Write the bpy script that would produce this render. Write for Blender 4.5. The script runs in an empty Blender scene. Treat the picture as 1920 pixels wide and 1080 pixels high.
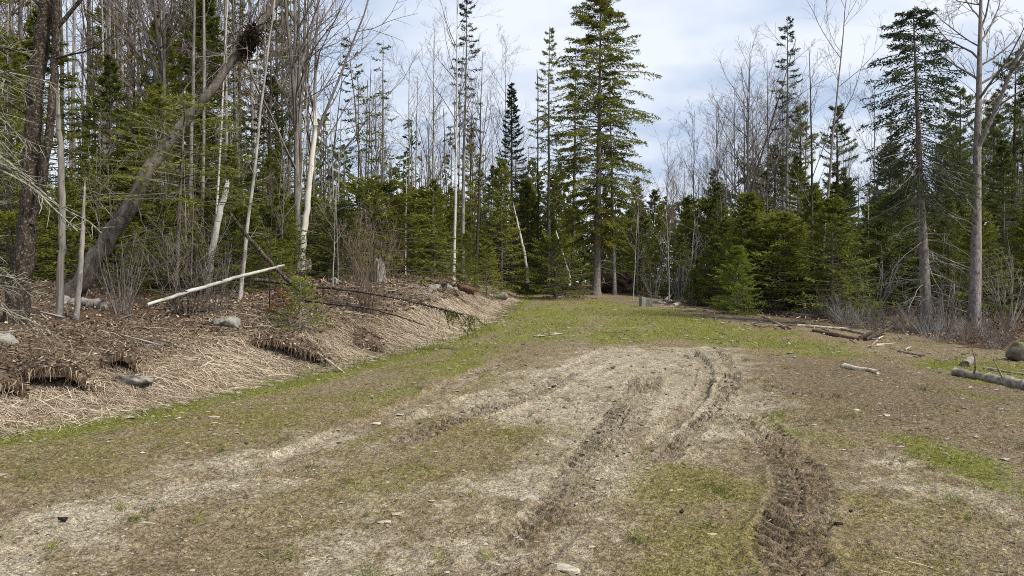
import bpy, bmesh, math, zlib
import numpy as np
from mathutils import Matrix, Vector

# ------------------------------------------------------------------ camera, sky, sun, exposure
sc = bpy.context.scene
F = 1450.0                       # focal length in pixels of the 1920 px wide photograph
CZ = 1.6
cam_d = bpy.data.cameras.new('camera'); cam = bpy.data.objects.new('camera', cam_d)
sc.collection.objects.link(cam); sc.camera = cam
cam_d.sensor_width = 36.0; cam_d.lens = 36.0 * F / 1920.0
cam_d.clip_start = 0.05; cam_d.clip_end = 2000.0
cam.location = (0, 0, CZ); cam.rotation_euler = (math.radians(90), 0, 0)

SUN_EL, SUN_AZ = 46.0, 122.0     # azimuth clockwise from +Y (view direction): behind the camera, to the right
w = bpy.data.worlds.new('World'); sc.world = w; w.use_nodes = True
wn, wl = w.node_tree.nodes, w.node_tree.links
wn.clear()
def WN(t, **k):
    n = wn.new(t)
    for a, b in k.items(): setattr(n, a, b)
    return n
sky = WN('ShaderNodeTexSky', sky_type='NISHITA', sun_disc=False, sun_elevation=math.radians(SUN_EL), sun_rotation=math.radians(SUN_AZ))
sky.air_density = 1.0; sky.dust_density = 1.5
tc = WN('ShaderNodeTexCoord')
sep = WN('ShaderNodeSeparateXYZ'); wl.new(tc.outputs['Generated'], sep.inputs[0])
zz = WN('ShaderNodeMath', operation='MAXIMUM'); wl.new(sep.outputs[2], zz.inputs[0]); zz.inputs[1].default_value = 0.0
za = WN('ShaderNodeMath', operation='ADD'); wl.new(zz.outputs[0], za.inputs[0]); za.inputs[1].default_value = 0.22
dx = WN('ShaderNodeMath', operation='DIVIDE'); wl.new(sep.outputs[0], dx.inputs[0]); wl.new(za.outputs[0], dx.inputs[1])
dy = WN('ShaderNodeMath', operation='DIVIDE'); wl.new(sep.outputs[1], dy.inputs[0]); wl.new(za.outputs[0], dy.inputs[1])
cmb = WN('ShaderNodeCombineXYZ'); wl.new(dx.outputs[0], cmb.inputs[0]); wl.new(dy.outputs[0], cmb.inputs[1])
mp = WN('ShaderNodeMapping'); wl.new(cmb.outputs[0], mp.inputs[0]); mp.inputs['Rotation'].default_value = (0, 0, 0.5); mp.inputs['Scale'].default_value = (1.0, 1.25, 1)
n1 = WN('ShaderNodeTexNoise'); n1.inputs['Scale'].default_value = 1.15; n1.inputs['Detail'].default_value = 5; n1.inputs['Roughness'].default_value = 0.52
n2 = WN('ShaderNodeTexNoise'); n2.inputs['Scale'].default_value = 1.7; n2.inputs['Detail'].default_value = 4; n2.inputs['Roughness'].default_value = 0.5
wl.new(mp.outputs[0], n1.inputs['Vector']); wl.new(mp.outputs[0], n2.inputs['Vector'])
r1 = WN('ShaderNodeMapRange'); wl.new(n1.outputs[0], r1.inputs[0]); r1.inputs[1].default_value = 0.30; r1.inputs[2].default_value = 0.46; r1.inputs[3].default_value = 0.45; r1.inputs[4].default_value = 1.0
cr = WN('ShaderNodeValToRGB'); wl.new(n2.outputs[0], cr.inputs[0])
cr.color_ramp.elements[0].position = 0.37; cr.color_ramp.elements[0].color = (0.33, 0.40, 0.52, 1)
cr.color_ramp.elements[1].position = 0.58; cr.color_ramp.elements[1].color = (0.545, 0.585, 0.65, 1)
CLOUD = 7.9
cs = WN('ShaderNodeVectorMath', operation='SCALE'); wl.new(cr.outputs[0], cs.inputs[0]); cs.inputs['Scale'].default_value = CLOUD
mx = WN('ShaderNodeMix', data_type='RGBA'); wl.new(r1.outputs[0], mx.inputs[0]); wl.new(sky.outputs[0], mx.inputs[6]); wl.new(cs.outputs[0], mx.inputs[7])
bg = WN('ShaderNodeBackground'); bg.inputs[1].default_value = 0.1; wl.new(mx.outputs[2], bg.inputs[0])
wo = WN('ShaderNodeOutputWorld'); wl.new(bg.outputs[0], wo.inputs[0])

sd = bpy.data.lights.new('sun', 'SUN'); sd.energy = 2.8; sd.angle = math.radians(10); sd.color = (1.0, 0.95, 0.86)
so = bpy.data.objects.new('sun', sd); sc.collection.objects.link(so)
_el, _az = math.radians(SUN_EL), math.radians(SUN_AZ)
_sv = Vector((math.sin(_az) * math.cos(_el), math.cos(_az) * math.cos(_el), math.sin(_el)))
so.rotation_euler = _sv.to_track_quat('Z', 'Y').to_euler(); so.location = _sv * 60
sc.view_settings.view_transform = 'Standard'; sc.view_settings.look = 'None'
sc.view_settings.exposure = 1.05; sc.view_settings.gamma = 1.0; sc.view_settings.use_curve_mapping = False
cy = sc.cycles
cy.max_bounces = 4; cy.diffuse_bounces = 3; cy.glossy_bounces = 1; cy.transmission_bounces = 2; cy.transparent_max_bounces = 2
cy.filter_width = 1.0; cy.use_denoising = False; cy.use_adaptive_sampling = False; cy.caustics_reflective = False; cy.caustics_refractive = False

# ------------------------------------------------------------------ numpy helpers
def vnoise(x, y, seed=0):
    xf = np.floor(x); yf = np.floor(y); ix = xf.astype(np.int64); iy = yf.astype(np.int64)
    fx = x - xf; fy = y - yf; fx = fx * fx * (3 - 2 * fx); fy = fy * fy * (3 - 2 * fy)
    def h(a, b):
        n = (a * 374761393 + b * 668265263 + seed * 974711 + 12345) & 0xffffffff
        n = ((n ^ (n >> 13)) * 1274126177) & 0xffffffff
        n = ((n ^ (n >> 16)) * 668265263) & 0xffffffff
        return ((n ^ (n >> 15)) & 0xffffff) / float(0xffffff)
    a = h(ix, iy); b = h(ix + 1, iy); c = h(ix, iy + 1); d = h(ix + 1, iy + 1)
    return (a + (b - a) * fx) * (1 - fy) + (c + (d - c) * fx) * fy
def fbm(x, y, f, o=3, seed=0):
    s = 0; a = 1; t = 0
    for k in range(o):
        s = s + a * (vnoise(x * f + 17.3 * k, y * f - 9.1 * k, seed + k) - 0.5); t += a; a *= 0.5; f *= 2.03
    return s / t * 2
def sst(a, b, x):
    t = np.clip((x - a) / (b - a), 0, 1); return t * t * (3 - 2 * t)
def unit(v):
    return v / np.maximum(np.linalg.norm(v, axis=-1, keepdims=True), 1e-9)

# ------------------------------------------------------------------ terrain
EY = np.array([-60, -20, 4.5, 6.9, 7.7, 9.8, 12.15, 15.4, 20.9, 27, 31, 36, 60, 400.])
EX = np.array([-30, -17, -6.6, -4.57, -4.04, -3.25, -2.18, -1.17, -.43, 0, .3, 1.0, 3, 30.])
def edge_d(x, y):                      # metres uphill of the foot of the bank
    return (np.interp(y, EY, EX) + .12 * fbm(y, y * 0, .8, 2, 71) - x) * .92
_dd = np.linspace(-2, 40, 600)
_hb = np.interp(_dd, [-2, -.35, -.1, .3, 1, 2, 3, 8, 20, 40], [0, 0, -.06, .14, .60, .92, 1.02, 1.32, 1.8, 2.0])
_k = np.hanning(11); _k /= _k.sum(); _hb = np.convolve(np.pad(_hb, 5, 'edge'), _k, 'valid')
def H(x, y):
    x = np.asarray(x, float); y = np.asarray(y, float)
    yy = np.where(y < 38, y, 38 + 18 * (1 - np.exp(-(y - 38) / 30)))
    yy = np.where(y < -8, -8 + (y + 8) * .1, yy)
    z = .042 * yy
    z = z - .10 * sst(4, 9, x) * sst(8, 18, y) + .25 * sst(9, 25, x)
    d = edge_d(x, y)
    s = np.interp(y, [-10, 4, 8, 13, 18, 28, 34, 45], [.5, .5, .55, .78, 1, .92, .6, .5])
    z = z + np.interp(d, _dd, _hb) * s
    z = z + .10 * fbm(x, y, .35, 2, 5) * sst(0.3, 2, d) + .07 * fbm(x, y, .3, 2, 6) * sst(9, 12, x)
    z = z + .035 * fbm(x, y, .22, 2, 8)
    return z
_ys = np.geomspace(2.5, 90, 5000)
def gp(u, v):                          # where the photograph's point (u, v) meets the ground
    x = (u - 960) / F * _ys; z = CZ - (v - 540) / F * _ys
    k = np.nonzero(H(x, _ys) > z)[0]
    k = k[0] if len(k) else len(_ys) - 1
    return np.array([x[k], _ys[k]])
def on(u, y):
    x = (u - 960) / F * y; return np.array([x, y, float(H(x, y))])
def pt(u, v, y):
    return np.array([(u - 960) / F * y, y, CZ + (540 - v) / F * y])

def poly_w(pts): return np.array([gp(u, v) for u, v in pts])
def dist_line(x, y, P):                # distance to, arc length along and signed side of a polyline
    best = np.full(x.shape, 1e9); arc = np.zeros(x.shape); lat = np.zeros(x.shape); a0 = 0.0
    for i in range(len(P) - 1):
        p, q = P[i], P[i + 1]; dx_, dy_ = q - p; L = math.hypot(dx_, dy_)
        t = np.clip(((x - p[0]) * dx_ + (y - p[1]) * dy_) / (L * L), 0, 1)
        ex, ey = x - p[0] - t * dx_, y - p[1] - t * dy_
        d = np.hypot(ex, ey); m = d < best
        best = np.where(m, d, best); arc = np.where(m, a0 + t * L, arc)
        lat = np.where(m, np.sign(dx_ * ey - dy_ * ex) * d, lat); a0 += L
    return best, arc, lat
def smooth(P, n=6):
    P = np.asarray(P, float); t = np.arange(len(P)); tt = np.linspace(0, len(P) - 1, (len(P) - 1) * n + 1)
    Q = np.empty((len(tt), P.shape[1])); pe = np.vstack([2 * P[0] - P[1], P, 2 * P[-1] - P[-2]])
    for j, s in enumerate(tt):
        i = min(int(s), len(P) - 2); f = s - i; a, b, c, d = pe[i], pe[i + 1], pe[i + 2], pe[i + 3]
        Q[j] = .5 * (2 * b + (c - a) * f + (2 * a - 5 * b + 4 * c - d) * f * f + (3 * b - a - 3 * c + d) * f ** 3)
    return Q
def in_poly(x, y, P):
    m = np.zeros(x.shape, bool); n = len(P)
    for i in range(n):
        (x0, y0), (x1, y1) = P[i], P[(i + 1) % n]
        if y0 == y1: continue
        m ^= ((y0 > y) != (y1 > y)) & (x < (x1 - x0) * (y - y0) / (y1 - y0) + x0)
    return m
def soft_poly(x, y, P, fr=.3, amp=.35, seed=0):
    fr = fr * 1.7; mg = fr + 2.6 * amp + .2; out = np.zeros(x.shape)
    b = (x > P[:, 0].min() - mg) & (x < P[:, 0].max() + mg) & (y > P[:, 1].min() - mg) & (y < P[:, 1].max() + mg)
    if not b.any(): return out
    x, y = x[b], y[b]
    xx = x + 1.5 * amp * fbm(x, y, 1.1, 4, 300 + seed); yy = y + 2.6 * amp * fbm(x, y, .8, 4, 400 + seed)
    d, _, _ = dist_line(xx, yy, np.vstack([P, P[:1]]))
    s = np.where(in_poly(xx, yy, P), d, -d)
    out[b] = sst(-fr, fr, s); return out

# tyre tracks: centre line in the world, half width, depth, lug spacing, lug skew
TRACKS = [
 (smooth(poly_w([(1392, 775), (1432, 815), (1475, 865), (1502, 915), (1497, 965), (1478, 1010), (1490, 1050), (1530, 1110)])), .185, .048, .128, .45),
 (smooth(poly_w([(1215, 705), (1195, 745), (1172, 785), (1130, 845), (1085, 895), (1060, 950), (1010, 1010), (930, 1075)])), .20, .020, .118, .6),
 (smooth(poly_w([(1075, 700), (1010, 735), (940, 762), (850, 792), (760, 830)])), .14, .021, .12, .0),
 (smooth(poly_w([(1295, 655), (1325, 690), (1318, 735), (1270, 790), (1200, 850)])), .09, .028, .0, 0),
 (smooth(poly_w([(1345, 660), (1372, 700), (1360, 750), (1305, 805), (1240, 865)])), .10, .024, .12, .5),
 (smooth(poly_w([(1130, 660), (1060, 690), (960, 725), (850, 760), (740, 800)])), .12, .014, 0, 0),
 (smooth(poly_w([(1165, 672), (1120, 700), (1040, 740), (960, 790)])), .12, .014, 0, 0),
 (smooth(poly_w([(960, 668), (840, 725), (720, 785), (560, 850), (330, 925), (120, 1010), (-80, 1090)])), .16, .018, 0, 0),
 (smooth(poly_w([(1420, 705), (1480, 735), (1560, 745)])), .14, .02, .12, .5),
]
HOLES = [(95, 728, .66, .34), (222, 694, .36, .30), (15, 742, .30, .18), (545, 672, 1.0, .34), (690, 655, .5, .14)]   # point of the foot, width, floor depth
HOLEP = []
for _u, _v, _w, _d in HOLES:
    _p = gp(_u, _v); _a = unit(_p); HOLEP.append((_p, _a, np.array([_a[1], -_a[0]]), _w, float(H(*_p)) - _d * .6, _d))
TDARK = [.95, .42, .5, .45, .5, .12, .12, .15, .5]
def TR(x, y):                          # ruts pressed into the soil
    z = np.zeros(x.shape); tm_ = np.zeros(x.shape)
    for P, hw, dep, lug, skew in TRACKS:
        dep = dep * 1.25
        m = (x > P[:, 0].min() - .6) & (x < P[:, 0].max() + .6) & (y > P[:, 1].min() - .6) & (y < P[:, 1].max() + .6)
        if not m.any(): continue
        xs, ys_ = x[m], y[m]
        d, arc, lat = dist_line(xs, ys_, P)
        d = d + .03 * fbm(xs, ys_, 3, 2, 11)
        fade = sst(0, .25, arc) * np.clip(1 + .6 * fbm(xs, ys_, .9, 2, 21), .55, 1.25) * np.clip(ys_ / 6.0, .8, 1.3)
        dz = -dep * (1 - sst(hw * .75, hw * 1.08, d)) + dep * .6 * np.exp(-((d - hw * 1.2) / (hw * .2)) ** 2)
        if lug:
            ph = (arc + skew * np.abs(lat) + np.where(lat > 0, lug * .5, 0)) / lug + .16 * fbm(xs, ys_, 3, 3, 31)
            f = ph - np.floor(ph)
            l = sst(.0, .12, f) * (1 - sst(.45, .60, f))
            dz = dz + 1.75 * dep * l * (.35 + .65 * sst(3.9, 6.0, ys_) if dep < .03 else 1.0) * np.clip(1 + .8 * fbm(xs, ys_, 4, 2, 32), .45, 1.4) * (1 - sst(hw * .8, hw * 1.1, d)) * np.where(np.abs(lat) < .02, .4, 1)
        z[m] += dz * fade; tm_[m] = np.maximum(tm_[m], (1 - sst(hw, hw * 1.3, d)) * (lug > 0))
    return z, tm_
def G(x, y):
    x = np.asarray(x, float); y = np.asarray(y, float)
    z = H(x, y); d = edge_d(x, y); b = sst(0, .6, d); r = sst(8.5, 10, x)
    tz, tm_ = TR(x, y)
    z = z + (1 - .72 * tm_) * (.020 * fbm(x, y, 1.7, 3, 41) + .018 * fbm(x, y, 7, 3, 42) + .017 * np.abs(fbm(x, y, 19, 3, 43)) * (.5 + 1.0 * vnoise(x * 1.3, y * 1.3, 45)))
    z = z + np.maximum(b, r) * (.07 * fbm(x, y, 1.6, 3, 44))
    z = z + tz
    for (p, a_, l_, w_, fl, dep) in HOLEP:      # hollows washed out under the sod
        ua = (x - p[0]) * a_[0] + (y - p[1]) * a_[1]; ul = (x - p[0]) * l_[0] + (y - p[1]) * l_[1]
        m = (1 - sst(w_ * .42, w_ * .55, np.abs(ul) + .10 * fbm(x, y, 3, 2, 51))) * sst(-.12, .02, ua) * (1 - sst(.55, .66, ua))
        z = z + (np.minimum(z, fl + .02 * fbm(x, y, 9, 2, 52)) - z) * m
    return z

# ground cover masks, all in metres on the ground
PW = lambda *p: poly_w(p)
GREEN = [(PW((1120, 645), (1110, 612), (1180, 575), (1260, 580), (1330, 598), (1460, 622), (1590, 650), (1560, 668), (1400, 650), (1270, 636)), .5, 1.0),
         (PW((940, 655), (900, 700), (700, 745), (760, 700), (870, 640), (960, 585), (1090, 575), (1120, 590), (1060, 640)), .6, .95),
         (PW((-40, 815), (300, 765), (700, 690), (900, 625), (930, 660), (700, 745), (350, 815), (-40, 880)), .5, .14),
         (PW((960, 600), (1000, 570), (1120, 562), (1280, 585), (1240, 600), (1100, 590)), .5, .7),
         (PW((1690, 810), (1760, 815), (1860, 860), (1960, 920), (1960, 965), (1840, 905), (1700, 850)), .16, 1.0),
         (PW((1735, 680), (1830, 672), (1960, 690), (1960, 735), (1800, 715)), .3, .95),
         (PW((1490, 790), (1530, 785), (1560, 830), (1500, 838)), .15, .7),
         (PW((1780, 735), (1830, 745), (1850, 760), (1800, 755)), .2, .6)]
OLIVE = [(PW((1180, 850), (1450, 880), (1470, 960), (1430, 1120), (1050, 1150), (1140, 980)), .25, .9),
         (PW((560, 800), (760, 770), (1060, 790), (1090, 850), (900, 900), (620, 910)), .5, .6),
         (PW((-40, 830), (560, 730), (800, 740), (560, 830), (200, 900), (-60, 960)), .4, .62),
         (PW((1500, 960), (1650, 900), (1900, 1000), (1900, 1120), (1600, 1150)), .4, .6),
         (PW((500, 960), (760, 900), (800, 1000), (640, 1120), (420, 1060)), .4, .35)]
SOIL = [(PW((820, 780), (1000, 685), (1120, 650), (1330, 648), (1420, 690), (1440, 760), (1400, 850), (1230, 860), (1180, 890), (1140, 990), (960, 1010), (830, 1000), (900, 920), (1060, 850), (960, 800)), .5, 1.0),
        (PW((60, 960), (430, 840), (640, 800), (700, 830), (480, 900), (200, 1010), (-40, 1080), (-60, 1020)), .4, .95),
        (PW((560, 1010), (760, 930), (980, 870), (1090, 900), (1040, 1010), (900, 1120), (620, 1150)), .5, .62),
        (PW((1120, 625), (1160, 598), (1250, 598), (1240, 625)), .6, .7),
        (PW((960, 600), (1000, 612), (1100, 610), (1060, 632), (980, 628)), .5, .5),
        (PW((1560, 860), (1720, 860), (1900, 950), (1880, 1000), (1700, 930)), .3, .6)]
DARK = [(PW((1400, 700), (1560, 660), (1760, 690), (1960, 760), (1960, 850), (1700, 800), (1520, 820)), .6, .75),
        (PW((1330, 660), (1480, 690), (1460, 750), (1350, 720)), .4, .5)]
def cover(x, y):
    d = edge_d(x, y)
    g = np.zeros(x.shape); o = np.zeros(x.shape); s = np.zeros(x.shape); k = np.zeros(x.shape)
    for i, (P, fr, a) in enumerate(GREEN): g = np.maximum(g, a * soft_poly(x, y, P, fr, .35, i))
    for i, (P, fr, a) in enumerate(OLIVE): o = np.maximum(o, a * soft_poly(x, y, P, fr, .3, 10 + i))
    for i, (P, fr, a) in enumerate(SOIL): s = np.maximum(s, a * soft_poly(x, y, P, fr, .3, 20 + i))
    for i, (P, fr, a) in enumerate(DARK): k = np.maximum(k, a * soft_poly(x, y, P, fr, .4, 30 + i))
    rag = fbm(x, y, 2.3, 4, 66); rag2 = fbm(x, y, 1.7, 4, 67)
    o = np.clip(np.maximum(o, .22) * (.95 + 1.1 * rag), 0, 1); g = g * np.clip(.95 + 1.0 * rag2, 0, 1.15); s = s * np.clip(1 + .7 * rag2, 0, 1.2)
    st = 1.5 * np.exp(-((d + .38) / .36) ** 2) * np.interp(y, [5, 6.5, 8, 12, 18, 24], [.5, 1, 1.1, .9, .9, .6])
    g = np.maximum(g, st * np.clip(.75 + .9 * fbm(x, y, .6, 3, 61), 0, 1.1))
    for (P, hw, dep, lug, skew), td in zip(TRACKS, TDARK):
        b = (x > P[:, 0].min() - .6) & (x < P[:, 0].max() + .6) & (y > P[:, 1].min() - .6) & (y < P[:, 1].max() + .6)
        if not b.any(): continue
        xb, yb = x[b], y[b]; dd, ar_, _ = dist_line(xb, yb, P)
        t = (1 - sst(hw * .75, hw * 1.3, dd + .07 * fbm(xb, yb, 2.5, 3, 68))) * sst(0, .8, ar_) * np.clip(.9 + 1.2 * fbm(xb, yb, 1.3, 3, 69), .15, 1)
        g[b] *= 1 - .8 * t; o[b] *= 1 - .8 * t; k[b] = np.maximum(k[b], td * t); s[b] = np.maximum(s[b], .4 * t)
    litter = np.maximum(sst(1.0, 2.2, d + .4 * fbm(x, y, .8, 2, 62)), sst(8.3, 9.6, x + .6 * fbm(x, y, .6, 2, 63)) * sst(9, 14, y))
    litter = np.maximum(litter, sst(30, 33.5, y + fbm(x, y, .5, 2, 64)))
    # the wood's edge on the right runs in towards the back
    xe = np.interp(y, [0, 10, 17, 21, 25, 29, 33], [8.6, 8.4, 8.2, 6.6, 5.6, 4.6, 3.5])
    litter = np.maximum(litter, sst(-.2, .9, x - xe + .5 * fbm(x, y, .7, 2, 65)) * sst(12, 15, y))
    straw = sst(.0, .25, d) * (1 - .55 * litter)
    keep = (1 - sst(-.1, .25, d)) * (1 - litter)
    return np.clip(g * keep, 0, 1), np.clip(o * keep, 0, 1), np.clip(s * keep, 0, 1), k * keep, litter, straw

# ------------------------------------------------------------------ objects
C = sc.collection
def make_mesh(name, V, quads=None, tris=None, smooth_=False, tint=None, cols=None):
    me = bpy.data.meshes.new(name)
    V = np.asarray(V, np.float32); nq = 0 if quads is None else len(quads); nt = 0 if tris is None else len(tris)
    me.vertices.add(len(V)); me.vertices.foreach_set('co', V.ravel())
    idx = np.concatenate([np.asarray(quads, np.int32).ravel() if nq else np.zeros(0, np.int32), np.asarray(tris, np.int32).ravel() if nt else np.zeros(0, np.int32)])
    me.loops.add(len(idx)); me.loops.foreach_set('vertex_index', idx)
    st = np.concatenate([np.arange(nq) * 4, nq * 4 + np.arange(nt) * 3]).astype(np.int32)
    me.polygons.add(nq + nt); me.polygons.foreach_set('loop_start', st)
    me.polygons.foreach_set('loop_total', np.concatenate([np.full(nq, 4), np.full(nt, 3)]).astype(np.int32))
    me.update(calc_edges=True)
    me.polygons.foreach_set('use_smooth', np.full(nq + nt, bool(smooth_)))
    if tint is not None:
        a = me.attributes.new('tint', 'FLOAT', 'POINT'); a.data.foreach_set('value', np.asarray(tint, np.float32))
    if cols is not None:
        for nm, arr in cols.items():
            a = me.attributes.new(nm, 'FLOAT', 'POINT'); a.data.foreach_set('value', np.asarray(arr, np.float32))
    return me
class MB:
    def __init__(s): s.V = []; s.Q = []; s.T = []; s.tint = []; s.n = 0
    def add(s, V, Q=None, T=None, tint=None):
        V = np.asarray(V, float).reshape(-1, 3)
        s.V.append(V)
        if Q is not None and len(Q): s.Q.append(np.asarray(Q) + s.n)
        if T is not None and len(T): s.T.append(np.asarray(T) + s.n)
        s.tint.append(np.full(len(V), .5) if tint is None else np.broadcast_to(np.asarray(tint, float), (len(V),)))
        s.n += len(V); return s
    def tubes(s, P, R, sides=4, cap=False, tint=None, rough=0, rng=None):
        P = np.asarray(P, float); R = np.asarray(R, float)
        if P.ndim == 2: P = P[None]; R = R[None]
        B, n, _ = P.shape
        if B == 0: return s
        T = unit(np.gradient(P, axis=1)); mt = unit(P[:, -1] - P[:, 0])
        ref = np.where(np.abs(mt[:, 2:3]) > .75, np.array([[1., .13, 0]]), np.array([[.05, .1, 1.]]))[:, None, :]
        A = unit(np.cross(T, np.broadcast_to(ref, T.shape))); Bn = np.cross(T, A)
        th = np.arange(sides) / sides * 2 * math.pi
        RR = R[:, :, None, None] * np.ones((1, 1, sides, 1))
        if rough: RR = RR * (1 + rough * (rng.random((B, n, sides, 1)) - .5))
        V = P[:, :, None, :] + RR * (np.cos(th)[None, None, :, None] * A[:, :, None, :] + np.sin(th)[None, None, :, None] * Bn[:, :, None, :])
        b = np.arange(B)[:, None, None] * n * sides; i = np.arange(n - 1)[None, :, None] * sides; j = np.arange(sides)[None, None, :]
        j2 = (j + 1) % sides
        Q = np.stack(np.broadcast_arrays(b + i + j, b + i + j2, b + i + sides + j2, b + i + sides + j), -1).reshape(-1, 4)
        tt = None if tint is None else np.repeat(np.broadcast_to(tint, (B,)), n * sides)
        base = s.n
        s.add(V, Q, None, tt)
        if cap:
            for k in range(B):
                for e, o in ((0, 1), (n - 1, 0)):
                    c = s.n; s.add(P[k, e][None], None, None, None if tint is None else [np.broadcast_to(tint, (B,))[k]])
                    ring = base + k * n * sides + e * sides + np.arange(sides); nx = np.roll(ring, -1)
                    f = np.stack([np.full(sides, c), nx if o == 0 else ring, ring if o == 0 else nx], -1)
                    s.T.append(f)
        return s
    def kites(s, P, D, L, W, rng, tint=None, flat=None):
        n = len(P)
        if n == 0: return s
        D = unit(D); r = rng.normal(size=(n, 3))
        if flat is not None: r = r * (1 - flat) + np.array([0, 0, 1.]) * flat
        S = unit(np.cross(D, r)); L = np.broadcast_to(L, (n,))[:, None]; W = np.broadcast_to(W, (n,))[:, None]
        V = np.stack([P, P + D * L * .45 + S * W * .5, P + D * L, P + D * L * .45 - S * W * .5], 1)
        s.add(V, np.arange(n * 4).reshape(n, 4), None, None if tint is None else np.repeat(np.broadcast_to(tint, (n,)), 4)); return s
    def mesh(s, name, smooth_=False):
        V = np.concatenate(s.V) if s.V else np.zeros((0, 3))
        return make_mesh(name, V, np.concatenate(s.Q) if s.Q else None, np.concatenate(s.T) if s.T else None, smooth_, np.concatenate(s.tint))
def ob(name, me, mat=None, parent=None, label=None, cat=None, group=None, kind=None, loc=None):
    o = bpy.data.objects.new(name, me); C.objects.link(o)
    if me is not None and mat is not None and not len(me.materials): me.materials.append(mat)
    if parent is not None: o.parent = parent
    if loc is not None: o.location = [float(c) for c in loc]
    if label: o['label'] = label
    if cat: o['category'] = cat
    if group: o['group'] = group
    if kind: o['kind'] = kind
    return o

# ------------------------------------------------------------------ materials
def newmat(name):
    m = bpy.data.materials.new(name); m.use_nodes = True; nt = m.node_tree; nt.nodes.clear()
    out = nt.nodes.new('ShaderNodeOutputMaterial')
    return m, nt, out
class NT:
    def __init__(s, nt): s.nt = nt
    def n(s, t, ins=None, **k):
        x = s.nt.nodes.new(t)
        for a, b in k.items(): setattr(x, a, b)
        for a, b in (ins or {}).items(): s.set(x.inputs[a], b)
        return x
    def set(s, sock, v):
        if isinstance(v, bpy.types.NodeSocket): s.nt.links.new(v, sock)
        elif isinstance(v, tuple) and sock.type == 'RGBA' and len(v) == 3: sock.default_value = (*v, 1)
        else: sock.default_value = v
    def noise(s, vec, scale, detail=3, rough=.55):
        return s.n('ShaderNodeTexNoise', {'Vector': vec, 'Scale': scale, 'Detail': detail, 'Roughness': rough}).outputs[0]
    def ramp(s, f, stops):
        r = s.n('ShaderNodeValToRGB', {0: f}); e = r.color_ramp.elements
        while len(e) < len(stops): e.new(.5)
        for k, (p, c) in enumerate(stops): e[k].position = p; e[k].color = (*c, 1) if len(c) == 3 else c
        return r.outputs[0]
    def rng(s, f, a, b, c=0., d=1.):
        return s.n('ShaderNodeMapRange', {0: f, 1: a, 2: b, 3: c, 4: d}).outputs[0]
    def mix(s, f, a, b, mode='MIX'):
        m = s.n('ShaderNodeMix', {0: f, 6: a, 7: b}, data_type='RGBA', blend_type=mode); return m.outputs[2]
    def math(s, op, a, b=0.):
        return s.n('ShaderNodeMath', {0: a, 1: b}, operation=op).outputs[0]
    def attr(s, nm): return s.n('ShaderNodeAttribute', attribute_name=nm).outputs['Fac']
    def bump(s, h, st, dist): return s.n('ShaderNodeBump', {'Height': h, 'Strength': st, 'Distance': dist}).outputs[0]
    def pos(s): return s.n('ShaderNodeNewGeometry').outputs['Position']
    def objco(s): return s.n('ShaderNodeTexCoord').outputs['Object']
    def orand(s): return s.n('ShaderNodeObjectInfo').outputs['Random']

def bark(name, c1, c2, spot=None, spot_t=(.58, .66), scale=9, stretch=(1, 1, .25), bump=.5, rings=None, moss=None, sps=7):
    m, nt, out = newmat(name); g = NT(nt)
    co = g.objco(); mp_ = g.n('ShaderNodeMapping', {'Vector': co, 'Scale': stretch}).outputs[0]
    # every trunk has its own grain
    sh = g.n('ShaderNodeVectorMath', {0: mp_, 1: g.n('ShaderNodeCombineXYZ', {0: g.math('MULTIPLY', g.orand(), 37.0), 1: g.math('MULTIPLY', g.orand(), 91.0)}).outputs[0]}, operation='ADD').outputs[0]
    a = g.noise(sh, scale, 6, .72); col = g.ramp(a, [(.36, c1), (.62, c2)])
    if rings is not None:
        mr = g.n('ShaderNodeMapping', {'Vector': co, 'Scale': (3, 3, 22)}).outputs[0]
        b = g.noise(mr, 1.6, 3, .6); col = g.mix(g.rng(b, .60, .66), col, rings)
    if spot is not None:
        b = g.noise(g.n('ShaderNodeVectorMath', {0: co, 1: (3.3, 1.7, 8.2)}, operation='ADD').outputs[0], sps, 4, .65)
        col = g.mix(g.rng(b, *spot_t, 0, .85), col, spot)
    if moss is not None:
        b = g.noise(co, 2.2, 4, .6); col = g.mix(g.rng(b, .5, .62, 0, .8), col, moss)
    v = g.rng(g.orand(), 0, 1, .8, 1.2); col = g.mix(1.0, col, g.n('ShaderNodeCombineColor', {0: v, 1: v, 2: v}).outputs[0], 'MULTIPLY')
    p = g.n('ShaderNodeBsdfPrincipled', {'Base Color': col, 'Roughness': .92, 'Specular IOR Level': .15, 'Normal': g.bump(a, bump, .03)})
    nt.links.new(p.outputs[0], out.inputs[0]); return m
def foliage(name, stops, trans=.34, var=.35):
    m, nt, out = newmat(name); g = NT(nt)
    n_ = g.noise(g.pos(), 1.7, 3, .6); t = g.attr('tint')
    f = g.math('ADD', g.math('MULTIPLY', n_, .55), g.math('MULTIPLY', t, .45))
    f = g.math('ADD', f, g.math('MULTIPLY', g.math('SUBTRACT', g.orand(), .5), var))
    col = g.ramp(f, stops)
    d = g.n('ShaderNodeBsdfDiffuse', {'Color': col}); tr = g.n('ShaderNodeBsdfTranslucent', {'Color': col})
    mx_ = g.n('ShaderNodeMixShader', {0: trans, 1: d.outputs[0], 2: tr.outputs[0]})
    nt.links.new(mx_.outputs[0], out.inputs[0]); return m
def tinted(name, stops, trans=0., rough=.9):
    m, nt, out = newmat(name); g = NT(nt)
    col = g.ramp(g.attr('tint'), stops)
    d = g.n('ShaderNodeBsdfDiffuse', {'Color': col, 'Roughness': .5}); sh = d.outputs[0]
    if trans: sh = g.n('ShaderNodeMixShader', {0: trans, 1: sh, 2: g.n('ShaderNodeBsdfTranslucent', {'Color': col}).outputs[0]}).outputs[0]
    nt.links.new(sh, out.inputs[0]); return m
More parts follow.
